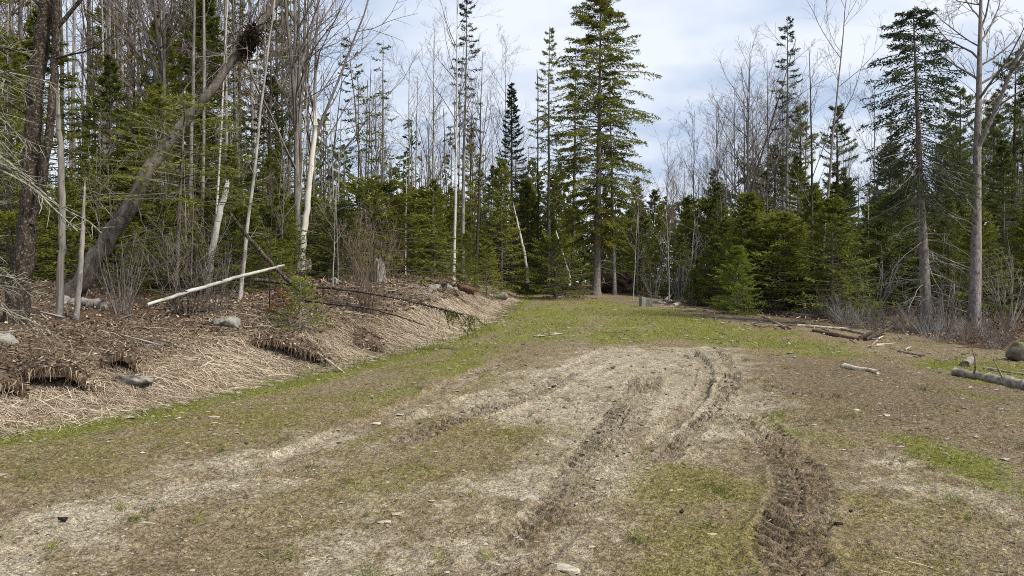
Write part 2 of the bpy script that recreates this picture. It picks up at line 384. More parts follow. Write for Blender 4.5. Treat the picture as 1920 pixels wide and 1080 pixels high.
def stone(name, c1, c2, moss=None, mt=(.52, .6), scale=6, bump=.6):
    m, nt, out = newmat(name); g = NT(nt); co = g.objco()
    a = g.noise(co, scale, 6, .65); col = g.ramp(a, [(.3, c1), (.7, c2)])
    s2 = g.noise(co, scale * 9, 2, .6); col = g.mix(g.rng(s2, .55, .7, 0, .5), col, (c1[0] * .5, c1[1] * .5, c1[2] * .5))
    if moss is not None:
        b = g.noise(co, 4, 4, .6); nz = g.n('ShaderNodeSeparateXYZ', {0: g.n('ShaderNodeNewGeometry').outputs['Normal']}).outputs[2]
        col = g.mix(g.rng(g.math('ADD', g.math('MULTIPLY', b, .75), g.math('MULTIPLY', nz, .25)), *mt), col, moss)
    v = g.rng(g.orand(), 0, 1, .8, 1.2); col = g.mix(1.0, col, g.n('ShaderNodeCombineColor', {0: v, 1: v, 2: v}).outputs[0], 'MULTIPLY')
    p = g.n('ShaderNodeBsdfPrincipled', {'Base Color': col, 'Roughness': .9, 'Specular IOR Level': .2, 'Normal': g.bump(a, bump, .05)})
    nt.links.new(p.outputs[0], out.inputs[0]); return m

M = {}
M['grey'] = bark('grey_bark', (0.088, 0.077, 0.069), (0.261, 0.242, 0.217), (0.366, 0.374, 0.330), (.60, .68))
M['greylight'] = bark('pale_grey_bark', (0.156, 0.144, 0.131), (0.406, 0.386, 0.358), (0.115, 0.097, 0.088), (.62, .68))
M['brown'] = bark('brown_bark', (0.025, 0.021, 0.016), (0.143, 0.116, 0.095), (0.233, 0.216, 0.182), (.54, .66), bump=1.0, sps=26)
M['leaner'] = bark('leaning_trunk_bark', (.030, .025, .020), (.150, .130, .108), (.24, .225, .19), (.58, .68), scale=11, bump=1.0, sps=22)
M['dark'] = bark('dark_bark', (.010, .008, .007), (.060, .046, .036), (.21, .175, .13), (.52, .64), scale=16, bump=1.0, sps=34)
M['spruce'] = bark('spruce_bark', (0.096, 0.084, 0.076), (0.248, 0.228, 0.208), (0.060, 0.044, 0.036), (.60, .67), scale=16, stretch=(1, 1, .5), bump=.7)
M['birch'] = bark('birch_bark', (0.301, 0.288, 0.262), (0.497, 0.484, 0.451), None, rings=(0.039, 0.033, 0.030), scale=5, bump=.2)
M['cream'] = bark('stripped_wood', (0.40, 0.37, 0.31), (0.64, 0.61, 0.54), (0.246, 0.197, 0.139), (.66, .72), scale=6, stretch=(1.5, 1.5, .12), bump=.25)
M['weathered'] = bark('weathered_wood', (0.116, 0.104, 0.089), (0.289, 0.272, 0.243), (0.058, 0.046, 0.037), (.62, .70), scale=8, stretch=(2, 2, .15))
M['rust'] = bark('rotten_red_wood', (.06, .032, .022), (.19, .105, .07), (.30, .24, .18), (.6, .7))
for _n, _a in (('weathered', ((.10, .085, .066), (.33, .29, .235), (.07, .055, .042), (.56, .66))), ('cream', ((.28, .235, .165), (.55, .48, .37), (.16, .12, .085), (.56, .66))), ('rust', ((.06, .035, .024), (.19, .11, .075), (.30, .24, .18), (.6, .7))), ('dark', ((.020, .016, .012), (.10, .08, .062), (.24, .20, .15), (.58, .66)))):
    M[_n + '_lie'] = bark('lying_' + _n, *_a, scale=14, stretch=(.45, 1, 1), bump=.6)
M['twig'] = bark('twig_bark', (0.070, 0.058, 0.051), (0.187, 0.164, 0.148), None, bump=.1)
M['twiglight'] = bark('pale_twig_bark', (0.136, 0.124, 0.108), (0.273, 0.260, 0.236), None, bump=.1)
M['twigred'] = bark('red_brown_twig_bark', (.065, .045, .036), (.185, .135, .105), None, bump=.1)
M['lichen'] = bark('lichen_crusted_twig', (0.096, 0.090, 0.064), (0.282, 0.282, 0.218), (0.045, 0.038, 0.032), (.55, .63), scale=22, bump=.5)
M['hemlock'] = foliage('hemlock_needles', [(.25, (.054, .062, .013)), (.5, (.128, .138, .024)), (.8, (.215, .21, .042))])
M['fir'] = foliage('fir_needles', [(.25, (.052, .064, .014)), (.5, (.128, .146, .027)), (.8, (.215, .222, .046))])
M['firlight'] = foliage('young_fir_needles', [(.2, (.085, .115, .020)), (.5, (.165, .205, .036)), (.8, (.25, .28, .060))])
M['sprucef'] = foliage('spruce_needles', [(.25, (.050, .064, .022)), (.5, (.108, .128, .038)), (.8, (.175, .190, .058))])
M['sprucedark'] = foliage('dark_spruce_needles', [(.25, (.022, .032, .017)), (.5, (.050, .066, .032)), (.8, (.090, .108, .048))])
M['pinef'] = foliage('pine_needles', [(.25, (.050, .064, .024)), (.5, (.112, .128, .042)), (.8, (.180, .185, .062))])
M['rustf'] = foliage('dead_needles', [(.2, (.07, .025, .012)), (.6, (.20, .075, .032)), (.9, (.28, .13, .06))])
M['straw'] = tinted('dry_straw', [(.0, (.085, .060, .040)), (.35, (.27, .205, .145)), (.7, (.46, .38, .28)), (1, (.62, .54, .42))], .15)
M['litter'] = tinted('dead_leaves', [(.0, (.045, .031, .022)), (.4, (.138, .100, .072)), (.75, (.28, .215, .158)), (1, (.48, .395, .30))], .1)
M['blade'] = tinted('grass_blades', [(.0, (.070, .100, .018)), (.4, (.140, .180, .032)), (.75, (.230, .245, .055)), (1, (.38, .34, .14))], .3)
M['turf'] = tinted('short_turf', [(.0, (.060, .055, .020)), (.35, (.145, .135, .045)), (.7, (.250, .215, .085)), (1, (.42, .35, .21))], .2)
M['pebble'] = tinted('pebbles', [(.0, (.10, .08, .06)), (.5, (.25, .22, .175)), (1, (.42, .39, .335))])
M['clod'] = tinted('soil_clods', [(.0, (.075, .055, .038)), (.5, (.19, .150, .108)), (1, (.34, .285, .215))])
M['rock'] = stone('grey_rock', (.085, .080, .066), (.34, .325, .29), (.13, .13, .05), (.62, .70))
M['mossrock'] = stone('mossy_rock', (.055, .050, .038), (.20, .18, .14), (.12, .12, .026), (.44, .54))
M['palestone'] = stone('pale_stone', (.23, .195, .145), (.50, .45, .36), None, scale=22)
M['concrete'] = stone('weathered_concrete', (.15, .15, .13), (.28, .275, .25), None, scale=10, bump=.3)
M['sod'] = stone('brown_sod', (.045, .030, .021), (.17, .12, .083), None, scale=18, bump=1)
M['soil'] = stone('black_soil', (.010, .007, .005), (.055, .038, .026), None, scale=14, bump=1)

def ground_mat():
    m, nt, out = newmat('forest_clearing_soil'); g = NT(nt); p = g.pos()
    A = {k: g.attr(k) for k in ('green', 'olive', 'soil', 'dark', 'litter', 'straw')}
    big = g.noise(p, .9, 5, .6); mid = g.noise(p, 5, 5, .65); fine = g.noise(p, 34, 4, .7); tiny = g.noise(p, 130, 2, .6)
    q = g.n('ShaderNodeVectorMath', {0: p, 1: (31.7, 12.9, 4.4)}, operation='ADD').outputs[0]
    mid2 = g.noise(q, 3.1, 5, .65); fine2 = g.noise(q, 18, 4, .65)
    base = g.ramp(g.math('ADD', g.math('MULTIPLY', fine, .6), g.math('MULTIPLY', mid, .4)), [(.30, (0.091, 0.068, 0.044)), (.48, (0.188, 0.149, 0.101)), (.62, (0.272, 0.221, 0.155)), (.78, (0.406, 0.341, 0.254))])
    pale = g.ramp(g.math('ADD', g.math('MULTIPLY', fine2, .55), g.math('MULTIPLY', mid, .45)), [(.30, (.155, .130, .098)), (.47, (.330, .288, .228)), (.64, (.50, .452, .375))])
    darkc = g.ramp(fine, [(.3, (0.065, 0.047, 0.035)), (.55, (0.153, 0.116, 0.086)), (.75, (0.290, 0.231, 0.174))])
    olive = g.ramp(g.math('ADD', g.math('MULTIPLY', fine, .7), g.math('MULTIPLY', tiny, .3)), [(.32, (.072, .062, .022)), (.5, (.165, .145, .055)), (.68, (.28, .24, .115))])
    green = g.ramp(g.math('ADD', g.math('MULTIPLY', fine, .7), g.math('MULTIPLY', mid2, .3)), [(.32, (.068, .076, .018)), (.5, (.150, .160, .038)), (.68, (.27, .255, .090))])
    lit = g.ramp(g.math('ADD', g.math('MULTIPLY', fine2, .6), g.math('MULTIPLY', tiny, .4)), [(.34, (.034, .023, .016)), (.5, (.105, .073, .052)), (.66, (.22, .165, .12))])
    strw = g.ramp(g.math('ADD', g.math('MULTIPLY', fine2, .6), g.math('MULTIPLY', tiny, .4)), [(.34, (.075, .053, .036)), (.52, (.20, .155, .11)), (.68, (.36, .30, .22))])
    def msk(a, n_, lo=.30, hi=.62, k=.6):
        return g.rng(g.math('ADD', a, g.math('MULTIPLY', g.rng(n_, .34, .66, -1., 1.), k)), lo, hi)
    c = base
    c = g.mix(msk(A['soil'], mid2, .25, .75, .40), c, pale)
    c = g.mix(msk(A['dark'], fine2, .05, .95, .30), c, darkc)
    c = g.mix(msk(A['olive'], fine2, .15, .85, .40), c, olive)
    c = g.mix(msk(A['green'], fine, .2, .75, .35), c, green)
    c = g.mix(msk(A['straw'], fine2, .35, .6, .3), c, strw)
    c = g.mix(msk(A['litter'], mid2, .35, .65, .4), c, lit)
    # small stones bedded in the soil
    vo = g.n('ShaderNodeTexVoronoi', {'Vector': p, 'Scale': 27.0, 'Randomness': 1.0}); vd = vo.outputs['Distance']
    sel = g.rng(g.n('ShaderNodeSeparateColor', {0: vo.outputs['Color']}).outputs[0], .86, .90)
    peb = g.math('MULTIPLY', g.math('MULTIPLY', g.rng(vd, .30, .20), sel), g.math('SUBTRACT', 1.0, g.math('MAXIMUM', A['litter'], A['straw'])))
    c = g.mix(g.math('MULTIPLY', peb, .8), c, g.ramp(g.n('ShaderNodeSeparateColor', {0: vo.outputs['Color']}).outputs[1], [(.2, (.22, .185, .14)), (.8, (.42, .38, .31))]))
    c = g.mix(g.rng(big, .35, .7, 0, .35), c, g.mix(1.0, c, (.70, .66, .60), 'MULTIPLY'))
    c = g.mix(1.0, c, g.ramp(g.noise(p, 62, 4, .8), [(.36, (.38, .36, .33)), (.5, (1., 1., 1.)), (.63, (1.5, 1.48, 1.42))]), 'MULTIPLY')
    c = g.mix(1.0, c, g.ramp(g.noise(q, 23, 5, .75), [(.36, (.50, .48, .44)), (.5, (1., 1., 1.)), (.64, (1.32, 1.31, 1.27))]), 'MULTIPLY')
    c = g.mix(1.0, c, (1.20, 1.18, 1.13), 'MULTIPLY')
    h = g.math('ADD', g.math('MULTIPLY', fine, .6), g.math('ADD', g.math('MULTIPLY', tiny, .25), g.math('MULTIPLY', mid, .6)))
    h = g.math('ADD', h, g.math('MULTIPLY', peb, .35))
    ps = g.n('ShaderNodeBsdfPrincipled', {'Base Color': c, 'Roughness': .95, 'Specular IOR Level': .1, 'Normal': g.bump(h, 1.0, .07)})
    nt.links.new(ps.outputs[0], out.inputs[0]); return m
M['ground'] = ground_mat()

# ------------------------------------------------------------------ the ground, one sheet out to the horizon
th = np.concatenate([np.radians(np.linspace(-41, 41, 560)), np.radians(np.linspace(41, 319, 58)[1:-1])])
rr = np.concatenate([np.linspace(.5, 3.5, 12)[:-1], np.geomspace(3.5, 9, 400)[:-1], np.geomspace(9, 42, 260)[:-1], np.geomspace(42, 700, 36)])
TH, RRg = np.meshgrid(th, rr)
gx, gy = np.sin(TH) * RRg, np.cos(TH) * RRg
gz = G(gx, gy)
nr, nc = gx.shape
ii, jj = np.meshgrid(np.arange(nr - 1), np.arange(nc), indexing='ij'); j2 = (jj + 1) % nc
quads = np.stack([ii * nc + jj, (ii + 1) * nc + jj, (ii + 1) * nc + j2, ii * nc + j2], -1).reshape(-1, 4)
Vg = np.stack([gx, gy, gz], -1).reshape(-1, 3)
cen = len(Vg); Vg = np.vstack([Vg, [[0, 0, float(G(np.array([0.]), np.array([0.]))[0])]]])
trisg = np.stack([np.full(nc, cen), np.arange(nc), (np.arange(nc) + 1) % nc], -1)
cv = cover(gx, gy); names = ('green', 'olive', 'soil', 'dark', 'litter', 'straw')
gm = make_mesh('ground', Vg, quads, trisg, True, None, {n_: np.append(a.ravel(), 0) for n_, a in zip(names, cv)})
ob('ground', gm, M['ground'], kind='structure', label='rutted dirt and grass clearing rising towards the wood', cat='ground')

# ------------------------------------------------------------------ tree makers: each returns a variant {h, parts}
def trunk_mb(rng, h, r0, r1, wig=.01, sides=9, n=14, flare=1.5, sub=.35):
    t = np.concatenate([[-sub / h, 0, .012, .03], np.linspace(.06, 1, n)])
    wx = np.cumsum(rng.normal(0, wig * h / n, len(t))); wy = np.cumsum(rng.normal(0, wig * h / n, len(t)))
    wx -= wx[1]; wy -= wy[1]
    P = np.stack([wx, wy, t * h], -1); tc_ = np.clip(t, 0, 1)
    R = r0 + (r1 - r0) * tc_ ** .85; R = R * (1 + (flare - 1) * np.exp(-np.clip(t, 0, 1) * h / .22))
    return P, R, MB().tubes(P, R, sides, rough=.10, rng=rng)
def at_h(P, z):
    return np.stack([np.interp(z, P[:, 2], P[:, 0]), np.interp(z, P[:, 2], P[:, 1]), z], -1)

def conifer(seed, h, r0, prof, t0=.1, nb=150, e=(-.15, .6), droop=.25, tip=.15, tw=14, twl=.42, twang=.9, kn=6, kl=.11, kw=.035, kspread=.8, keep=1.0,
            flat=.3, needle='fir', wood='brown', twdroop=.15, dead=0, dead_t=(.05, .5), dead_len=1.0, deadmat='twig', wig=.008, s0=.18, jit=.55, clump=0., split=False):
    rng = np.random.default_rng(seed)
    P, R, tm = trunk_mb(rng, h, r0, .012, wig)
    t = np.sort(t0 + (1 - t0) * (np.arange(nb) + rng.random(nb)) / nb * .985)
    az = np.arange(nb) * 2.39996 + rng.normal(0, .35, nb)
    L = np.array([prof(x) for x in (t - t0) / (1 - t0)]) * (1 + jit * (rng.random(nb) - .6)) + .06
    e0 = e[0] + (e[1] - e[0]) * ((t - t0) / (1 - t0)) ** 1.3 + rng.normal(0, .10, nb)
    O = at_h(P, t * h); rad = np.stack([np.cos(az), np.sin(az), np.zeros(nb)], -1); tan = np.stack([-np.sin(az), np.cos(az), np.zeros(nb)], -1)
    bend = rng.normal(0, .12, nb)
    def S(s):                              # s: [nb, k]
        Ls = L[:, None] * s
        z = Ls * np.tan(e0)[:, None] - droop * L[:, None] * s ** 2 + tip * L[:, None] * s ** 3
        return O[:, None] + rad[:, None] * Ls[..., None] + tan[:, None] * (bend[:, None] * Ls * s)[..., None] + np.stack([z * 0, z * 0, z], -1)
    s5 = np.broadcast_to(np.linspace(0, 1, 5), (nb, 5)); BP = S(s5)
    br = np.clip(.010 * L + .004, .004, .05)
    wood_mb = MB().tubes(BP, br[:, None] * np.linspace(1, .25, 5)[None], 3)
    on_b = rng.random(nb) < keep
    idx = np.nonzero(on_b)[0]; nb2 = len(idx)
    fol = MB()
    if nb2:
        s = s0 + (1 - s0) * (np.arange(tw)[None] + rng.random((nb, tw))) / tw
        side = np.where((np.arange(tw) % 2)[None] == 0, 1, -1) * np.ones((nb, 1))
        TO = S(s); ds = .02; Tg = unit(S(np.clip(s + ds, 0, 1.05)) - S(s - ds))
        ang = twang * (1.05 - .75 * s) * (1 + .3 * rng.normal(size=s.shape))
        TD = Tg * np.cos(ang)[..., None] + (tan[:, None] * side[..., None]) * np.sin(ang)[..., None]
        TD[..., 2] += -twdroop + rng.normal(0, .12, s.shape); TD = unit(TD)
        TLn = twl * L[:, None] * (1.12 - s) ** .8 * (.6 + .7 * rng.random(s.shape)) + .05
        if clump: TLn = TLn * (rng.random(s.shape) > clump)
        q = (np.arange(kn)[None, None] + rng.random((nb, tw, kn))) / kn
        KO = TO[:, :, None] + TD[:, :, None] * (q * TLn[..., None])[..., None]
        KD = TD[:, :, None] + kspread * rng.normal(size=KO.shape) * np.array([1, 1, .7])
        KL = kl * (.6 + .8 * rng.random(q.shape)); ok = np.broadcast_to((TLn > .03)[..., None], q.shape)[idx].ravel()
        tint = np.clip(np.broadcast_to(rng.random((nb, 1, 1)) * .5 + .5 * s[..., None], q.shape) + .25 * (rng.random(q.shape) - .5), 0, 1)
        fol.kites(KO[idx].reshape(-1, 3)[ok], KD[idx].reshape(-1, 3)[ok], KL[idx].ravel()[ok], kw * (.7 + .6 * rng.random(ok.sum())), rng, tint[idx].ravel()[ok], flat)
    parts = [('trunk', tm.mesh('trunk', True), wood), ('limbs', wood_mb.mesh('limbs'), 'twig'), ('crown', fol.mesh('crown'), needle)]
    if dead:
        td = dead_t[0] + (dead_t[1] - dead_t[0]) * rng.random(dead); az = rng.random(dead) * 6.283; Ld = dead_len * (.35 + .9 * rng.random(dead))
        O2 = at_h(P, td * h); s = np.linspace(0, 1, 6); D = np.stack([np.cos(az), np.sin(az)], -1)
        up = rng.normal(.05, .2, dead)
        XY = D[:, None] * (Ld[:, None] * s)[..., None] + .06 * Ld[:, None, None] * np.cumsum(rng.normal(size=(dead, 6, 2)), 1) * s[None, :, None]
        Z = Ld[:, None] * (up[:, None] * s - .32 * s ** 2)
        DP = np.concatenate([O2[:, None, :2] + XY, (O2[:, None, 2] + Z)[..., None]], -1)
        DR = np.clip(.011 * Ld, .006, .03)[:, None] * np.linspace(1, .3, 6); dm = MB().tubes(DP, DR, 4)
        k = 5; si = rng.integers(1, 5, (dead, k)); o3 = np.take_along_axis(DP, si[..., None], 1); dr = unit(DP[:, -1] - DP[:, 0])[:, None] + .8 * rng.normal(size=(dead, k, 3)) + np.array([0, 0, -.2])
        l3 = (.12 + .3 * rng.random((dead, k))) * Ld[:, None]; s3 = np.linspace(0, 1, 3)
        TP = o3[:, :, None] + unit(dr)[:, :, None] * (l3[..., None] * s3)[..., None]
        dm.tubes(TP.reshape(-1, 3, 3), np.broadcast_to(np.array([.005, .004, .002]), (dead * k, 3)), 3)
        if split:
            for q in range(dead):
                parts.append(('dead_branch', MB().tubes(DP[q], DR[q], 4).tubes(TP[q], np.broadcast_to(np.array([.005, .004, .002]), (k, 3)), 3).mesh('dead_branch'), deadmat))
        else: parts.append(('dead_branches', dm.mesh('dead_branches'), deadmat))
    return {'h': h, 'parts': parts}

def grow(rng, O, D, L, r, n, up, wig, rtip=.35):
    """curved shoots: O, D [B,3], L, r [B] -> points [B,n,3], radii [B,n]"""
    B = len(O); P = np.empty((B, n, 3)); P[:, 0] = O; d = unit(D)
    for k in range(1, n):
        d = unit(d + np.array([0, 0, up]) / n + wig * rng.normal(size=(B, 3)) / math.sqrt(n)); P[:, k] = P[:, k - 1] + d * (L / (n - 1))[:, None]
    return P, r[:, None] * np.linspace(1, rtip, n)[None]
def shoots(rng, P, R, m, t0, ang, lf, rf, tmax=1.0):
    """m side shoots from each parent curve"""
    B, n, _ = P.shape; t = t0 + (tmax - t0) * (np.arange(m)[None] + rng.random((B, m))) / m
    f = t * (n - 1); i = np.clip(f.astype(int), 0, n - 2); fr = (f - i)[..., None]
    a = np.take_along_axis(P, i[..., None], 1); b = np.take_along_axis(P, (i + 1)[..., None], 1)
    O = a + (b - a) * fr; T = unit(b - a); rp = np.take_along_axis(R, i, 1)
    Nn = unit(np.cross(T, rng.normal(size=T.shape))); an = ang * (1 + .3 * rng.normal(size=t.shape))
    D = T * np.cos(an)[..., None] + Nn * np.sin(an)[..., None]
    Lp = np.linalg.norm(P[:, -1] - P[:, 0], axis=-1)[:, None]
    L = lf * Lp * (1.15 - .75 * t) * (.55 + .8 * rng.random(t.shape)); r = np.minimum(rp * rf, rp * .9) * (.7 + .4 * rng.random(t.shape))
    return O.reshape(-1, 3), D.reshape(-1, 3), L.ravel(), r.ravel()
def bare(seed, h, r0, t0=.35, n1=14, ang=.75, lf1=.36, up=.5, lv=(6, 5, 3), wood='grey', twig='twig', wig=.02, fork=0, rtw=.0035, flare=1.35, split=False):
    rng = np.random.default_rng(seed)
    P, R, tm = trunk_mb(rng, h, r0, .010, wig, flare=flare)
    crown = MB()
    O, D, L, r = shoots(rng, P[None, 3:], R[None, 3:], n1, t0, ang, lf1, .5, .98)
    P1, R1 = grow(rng, O, D, L, np.maximum(r, .008), 7, up, .22, .3); crown.tubes(P1, R1, 4)
    if fork:
        Of, Df, Lf, rf = shoots(rng, P[None, 3:], R[None, 3:], fork, t0 * .8, .35, .62, .75, t0 + .25)
        Pf, Rf = grow(rng, Of, Df, Lf, rf, 7, .3, .12, .25); crown.tubes(Pf, Rf, 6); P1 = np.concatenate([P1, Pf]); R1 = np.concatenate([R1, Rf])
    limbs = []
    if split:
        for q in range(len(P1)): limbs.append(('limb', MB().tubes(P1[q], R1[q], 6).mesh('limb', True), wood if R1[q, 0] > .03 else twig))
        crown = MB()
    O, D, L, r = shoots(rng, P1, R1, lv[0], .15, .7, .50, .6); P2, R2 = grow(rng, O, D, L, np.maximum(r, .005), 5, .35, .25, .4); crown.tubes(P2, R2, 3)
    O, D, L, r = shoots(rng, P2, R2, lv[1], .15, .7, .55, .7); P3, R3 = grow(rng, O, D, L, np.maximum(r, rtw), 4, .25, .25, .5); crown.tubes(P3, R3, 3)
    if lv[2]:
        O, D, L, r = shoots(rng, P3, R3, lv[2], .2, .7, .6, .8); P4, R4 = grow(rng, O, D, L, np.maximum(r, rtw * .8), 3, .2, .2, .6); crown.tubes(P4, R4, 3)
    return {'h': h, 'parts': [('trunk', tm.mesh('trunk', True), wood), ('crown', crown.mesh('crown'), twig)] + limbs}
def pole(seed, h, r0, nd=22, wood='grey', twig='twig', wig=.02, dl=.7, t0=.12, r1=.02, up=.2):
    rng = np.random.default_rng(seed)
    P, R, tm = trunk_mb(rng, h, r0, r1, wig, sides=7, flare=1.25)
    O, D, L, r = shoots(rng, P[None, 3:], R[None, 3:], nd, t0, 1.25, 1, .25, .98); L = dl * (.3 + rng.random(len(L))); 
    P1, R1 = grow(rng, O, D, L, np.clip(r, .006, .02), 5, up, .3, .3); m = MB().tubes(P1, R1, 3)
    O, D, L, r = shoots(rng, P1, R1, 4, .3, .8, .5, .6); P2, R2 = grow(rng, O, D, L, np.maximum(r, .0035), 3, .1, .2, .6); m.tubes(P2, R2, 3)
    return {'h': h, 'parts': [('trunk', tm.mesh('trunk', True), wood), ('branches', m.mesh('branches'), twig)]}
def shrub(seed, h, ns, spread=.45, twig='twig', r=.012, lv=(5, 4), up=.3):
    rng = np.random.default_rng(seed); a = rng.random(ns) * 6.283; sp = spread * (.2 + rng.random(ns))
    O = np.stack([.08 * np.cos(a), .08 * np.sin(a), np.full(ns, -.05)], -1) * (.3 + rng.random((ns, 1))); D = np.stack([sp * np.cos(a), sp * np.sin(a), np.ones(ns)], -1)
    P1, R1 = grow(rng, O, D, h * (.55 + .5 * rng.random(ns)), r * (.6 + .8 * rng.random(ns)), 7, up, .18, .3); st = MB().tubes(P1, R1, 4)
    m = MB()
    O, D, L, rr_ = shoots(rng, P1, R1, lv[0], .3, .55, .42, .6); P2, R2 = grow(rng, O, D, L, np.maximum(rr_, .003), 4, .2, .2, .4); m.tubes(P2, R2, 3)
    O, D, L, rr_ = shoots(rng, P2, R2, lv[1], .2, .6, .5, .7); P3, R3 = grow(rng, O, D, L, np.maximum(rr_, .0022), 3, .2, .2, .6); m.tubes(P3, R3, 3)
    return {'h': h, 'parts': [('stems', st.mesh('stems'), twig), ('twigs', m.mesh('twigs'), twig)]}

V = {}
cone = lambda R, p=.9: (lambda t: R * (1 - t) ** p)
def hem_prof(t):     # uneven hemlock outline, widest below the middle, drawn in at the foot of the crown
    return np.interp(t, [0, .12, .3, .45, .6, .8, .93, 1], [1.15, 1.5, 2.2, 2.45, 2.15, 1.35, .6, .1]) * (1 + .22 * math.sin(t * 31) + .12 * math.sin(t * 77 + 1))
V['hemlock'] = conifer(1, 15, .21, hem_prof, .17, 230, (.05, .65), .30, .02, 20, .42, .95, 13, .14, .036, .85, 1, .25, 'hemlock', 'spruce', .26, 14, (.04, .2), 1.3)
V['hemlock2'] = conifer(2, 13, .16, lambda t: 1.7 * min(1, .5 + t) * (1 - t) ** .7, .2, 110, (-.05, .5), .3, .05, 14, .34, .95, 10, .14, .034, .8, .85, .3, 'hemlock', 'spruce', .18, 12, (.05, .24), 1.1)
V['spire'] = conifer(3, 12, .14, lambda t: 1.55 * (1 - t) ** .95 * (1 if t > .1 else .8), .08, 210, (-.35, .5), .10, .20, 12, .36, .8, 9, .12, .032, .7, .95, .2, 'sprucedark', 'brown', .1)
V['spruce_a'] = conifer(4, 14, .13, lambda t: 1.25 * min(1, .5 + 1.2 * t) * (1 - t) ** .75, .30, 120, (-.45, .4), .12, .22, 11, .36, .8, 8, .12, .032, .75, .72, .2, 'sprucef', 'spruce', .15, 34, (.06, .34), .8, wig=.012)
V['spruce_b'] = conifer(5, 14, .13, lambda t: 1.1 * min(1, .35 + 1.2 * t) * (1 - t) ** .7, .42, 100, (-.5, .35), .15, .25, 11, .38, .8, 8, .12, .032, .8, .6, .2, 'fir', 'spruce', .15, 44, (.06, .5), .8, wig=.014)
V['spruce_c'] = conifer(6, 14, .12, lambda t: .8 * (1 - t) ** .55, .5, 80, (-.35, .5), .12, .2, 10, .4, .8, 8, .12, .032, .8, .72, .2, 'sprucedark', 'grey', .1, 40, (.1, .55), .7, wig=.012)
V['scraggly'] = conifer(7, 13, .15, lambda t: 1.25 * (.55 + .45 * math.sin(t * 9) ** 2) * (1 - t) ** .35, .22, 85, (-.45, .1), .25, .3, 9, .42, .8, 6, .12, .045, .8, .42, .2, 'sprucef', 'spruce', .2, 60, (.1, .97), .9, wig=.012)
V['leanspruce'] = conifer(8, 12, .11, lambda t: 1.15 * (1 - t) ** .6, .45, 60, (-.3, .3), .15, .25, 9, .42, .8, 6, .12, .05, .7, .7, .2, 'fir', 'grey', .15, 24, (.1, .5), .7, wig=.02)
V['fir_a'] = conifer(11, 4.2, .055, cone(1.15, .85), .02, 130, (-.12, .75), .06, .14, 12, .40, .85, 5, .105, .034, .55, 1, .35, 'fir', 'brown', .08)
V['fir_b'] = conifer(12, 4.0, .05, cone(1.35, .8), .02, 120, (-.10, .7), .10, .12, 12, .42, .9, 5, .11, .036, .55, 1, .35, 'fir', 'brown', .1)
V['fir_c'] = conifer(13, 5.5, .07, cone(1.35, .9), .03, 150, (-.15, .7), .08, .14, 12, .38, .85, 5, .115, .038, .55, .97, .3, 'fir', 'brown', .1)
V['firbright'] = conifer(14, 3.4, .05, lambda t: 1.3 * (1 - t) ** .75 * (1 + .1 * math.sin(t * 25)), .0, 150, (-.02, .8), .08, .10, 14, .42, .9, 6, .10, .030, .5, 1, .35, 'firlight', 'brown', .12)
V['firsmall'] = conifer(15, 1.6, .022, cone(.62, .8), .04, 46, (.05, .9), .02, .05, 10, .45, .9, 5, .075, .018, .5, 1, .35, 'firlight', 'twig', .03)
V['sapling_top'] = conifer(16, 5.5, .05, lambda t: 1.35 * (1 - t) ** .4, .52, 46, (-.05, .6), .1, .05, 14, .45, .95, 6, .09, .024, .55, 1, .4, 'hemlock', 'brown', .1, 16, (.1, .55), .8)
V['fir_tall'] = conifer(17, 9, .12, lambda t: 1.9 * (1 - t) ** .85, .04, 190, (-.2, .6), .14, .14, 13, .38, .85, 9, .12, .032, .65, .9, .3, 'fir', 'brown', .12, 10, (.02, .1), .8)
V['bush'] = conifer(18, 2.6, .05, lambda t: 1.9 * (1 - t) ** .6, .0, 110, (.0, .9), .16, .05, 14, .42, .95, 6, .11, .034, .55, 1, .35, 'fir', 'brown', .15)
V['pine_a'] = conifer(21, 12, .2, lambda t: 2.6 * (.7 + .3 * math.sin(t * 22)) * min(1, .6 + t) * (1 - t) ** .5, .16, 95, (-.12, .45), .06, .16, 16, .34, .9, 11, .17, .036, 1.1, .85, .1, 'pinef', 'dark', -.05, 12, (.05, .2), 1.2)
V['pine_b'] = conifer(22, 11, .18, lambda t: 2.2 * (.65 + .35 * math.sin(t * 19 + 1)) * min(1, .5 + t) * (1 - t) ** .55, .22, 80, (-.1, .5), .06, .18, 15, .36, .9, 11, .17, .036, 1.1, .8, .1, 'pinef', 'dark', -.05, 16, (.05, .3), 1.2)
V['bigspruce'] = conifer(23, 9.2, .17, lambda t: 1.75 * (.75 + .4 * t) * (1 - t) ** .5, .42, 150, (-.42, .25), .24, .14, 14, .46, .9, 10, .10, .028, .75, .97, .2, 'sprucedark', 'spruce', .28, 85, (.08, .62), 1.5, 'twiglight', wig=.006, split=True)
V['bare_a'] = bare(31, 13, .10, .30, 15, .62, .34, .55, wood='grey')
V['bare_b'] = bare(32, 13, .11, .42, 13, .70, .36, .6, wood='brown', fork=2)
V['bare_c'] = bare(33, 12, .09, .35, 16, .55, .33, .5, wood='brown', twig='twigred')
V['bare_d'] = bare(34, 12, .12, .25, 16, .60, .40, .6, wood='grey', fork=3)
V['bare_e'] = bare(35, 11, .07, .45, 11, .75, .34, .5, lv=(6, 4, 2), wood='greylight')
V['birch_a'] = bare(36, 14, .095, .36, 16, .55, .27, .5, lv=(5, 4, 2), wood='birch', twig='twig', split=True)
V['larch'] = bare(37, 11, .17, .5, 20, 1.05, .33, .25, lv=(7, 5, 3), wood='spruce', twig='twig', wig=.010, fork=1, split=True)
V['twin'] = bare(38, 11, .075, .4, 12, .6, .30, .5, lv=(5, 4, 2), wood='dark', wig=.012)
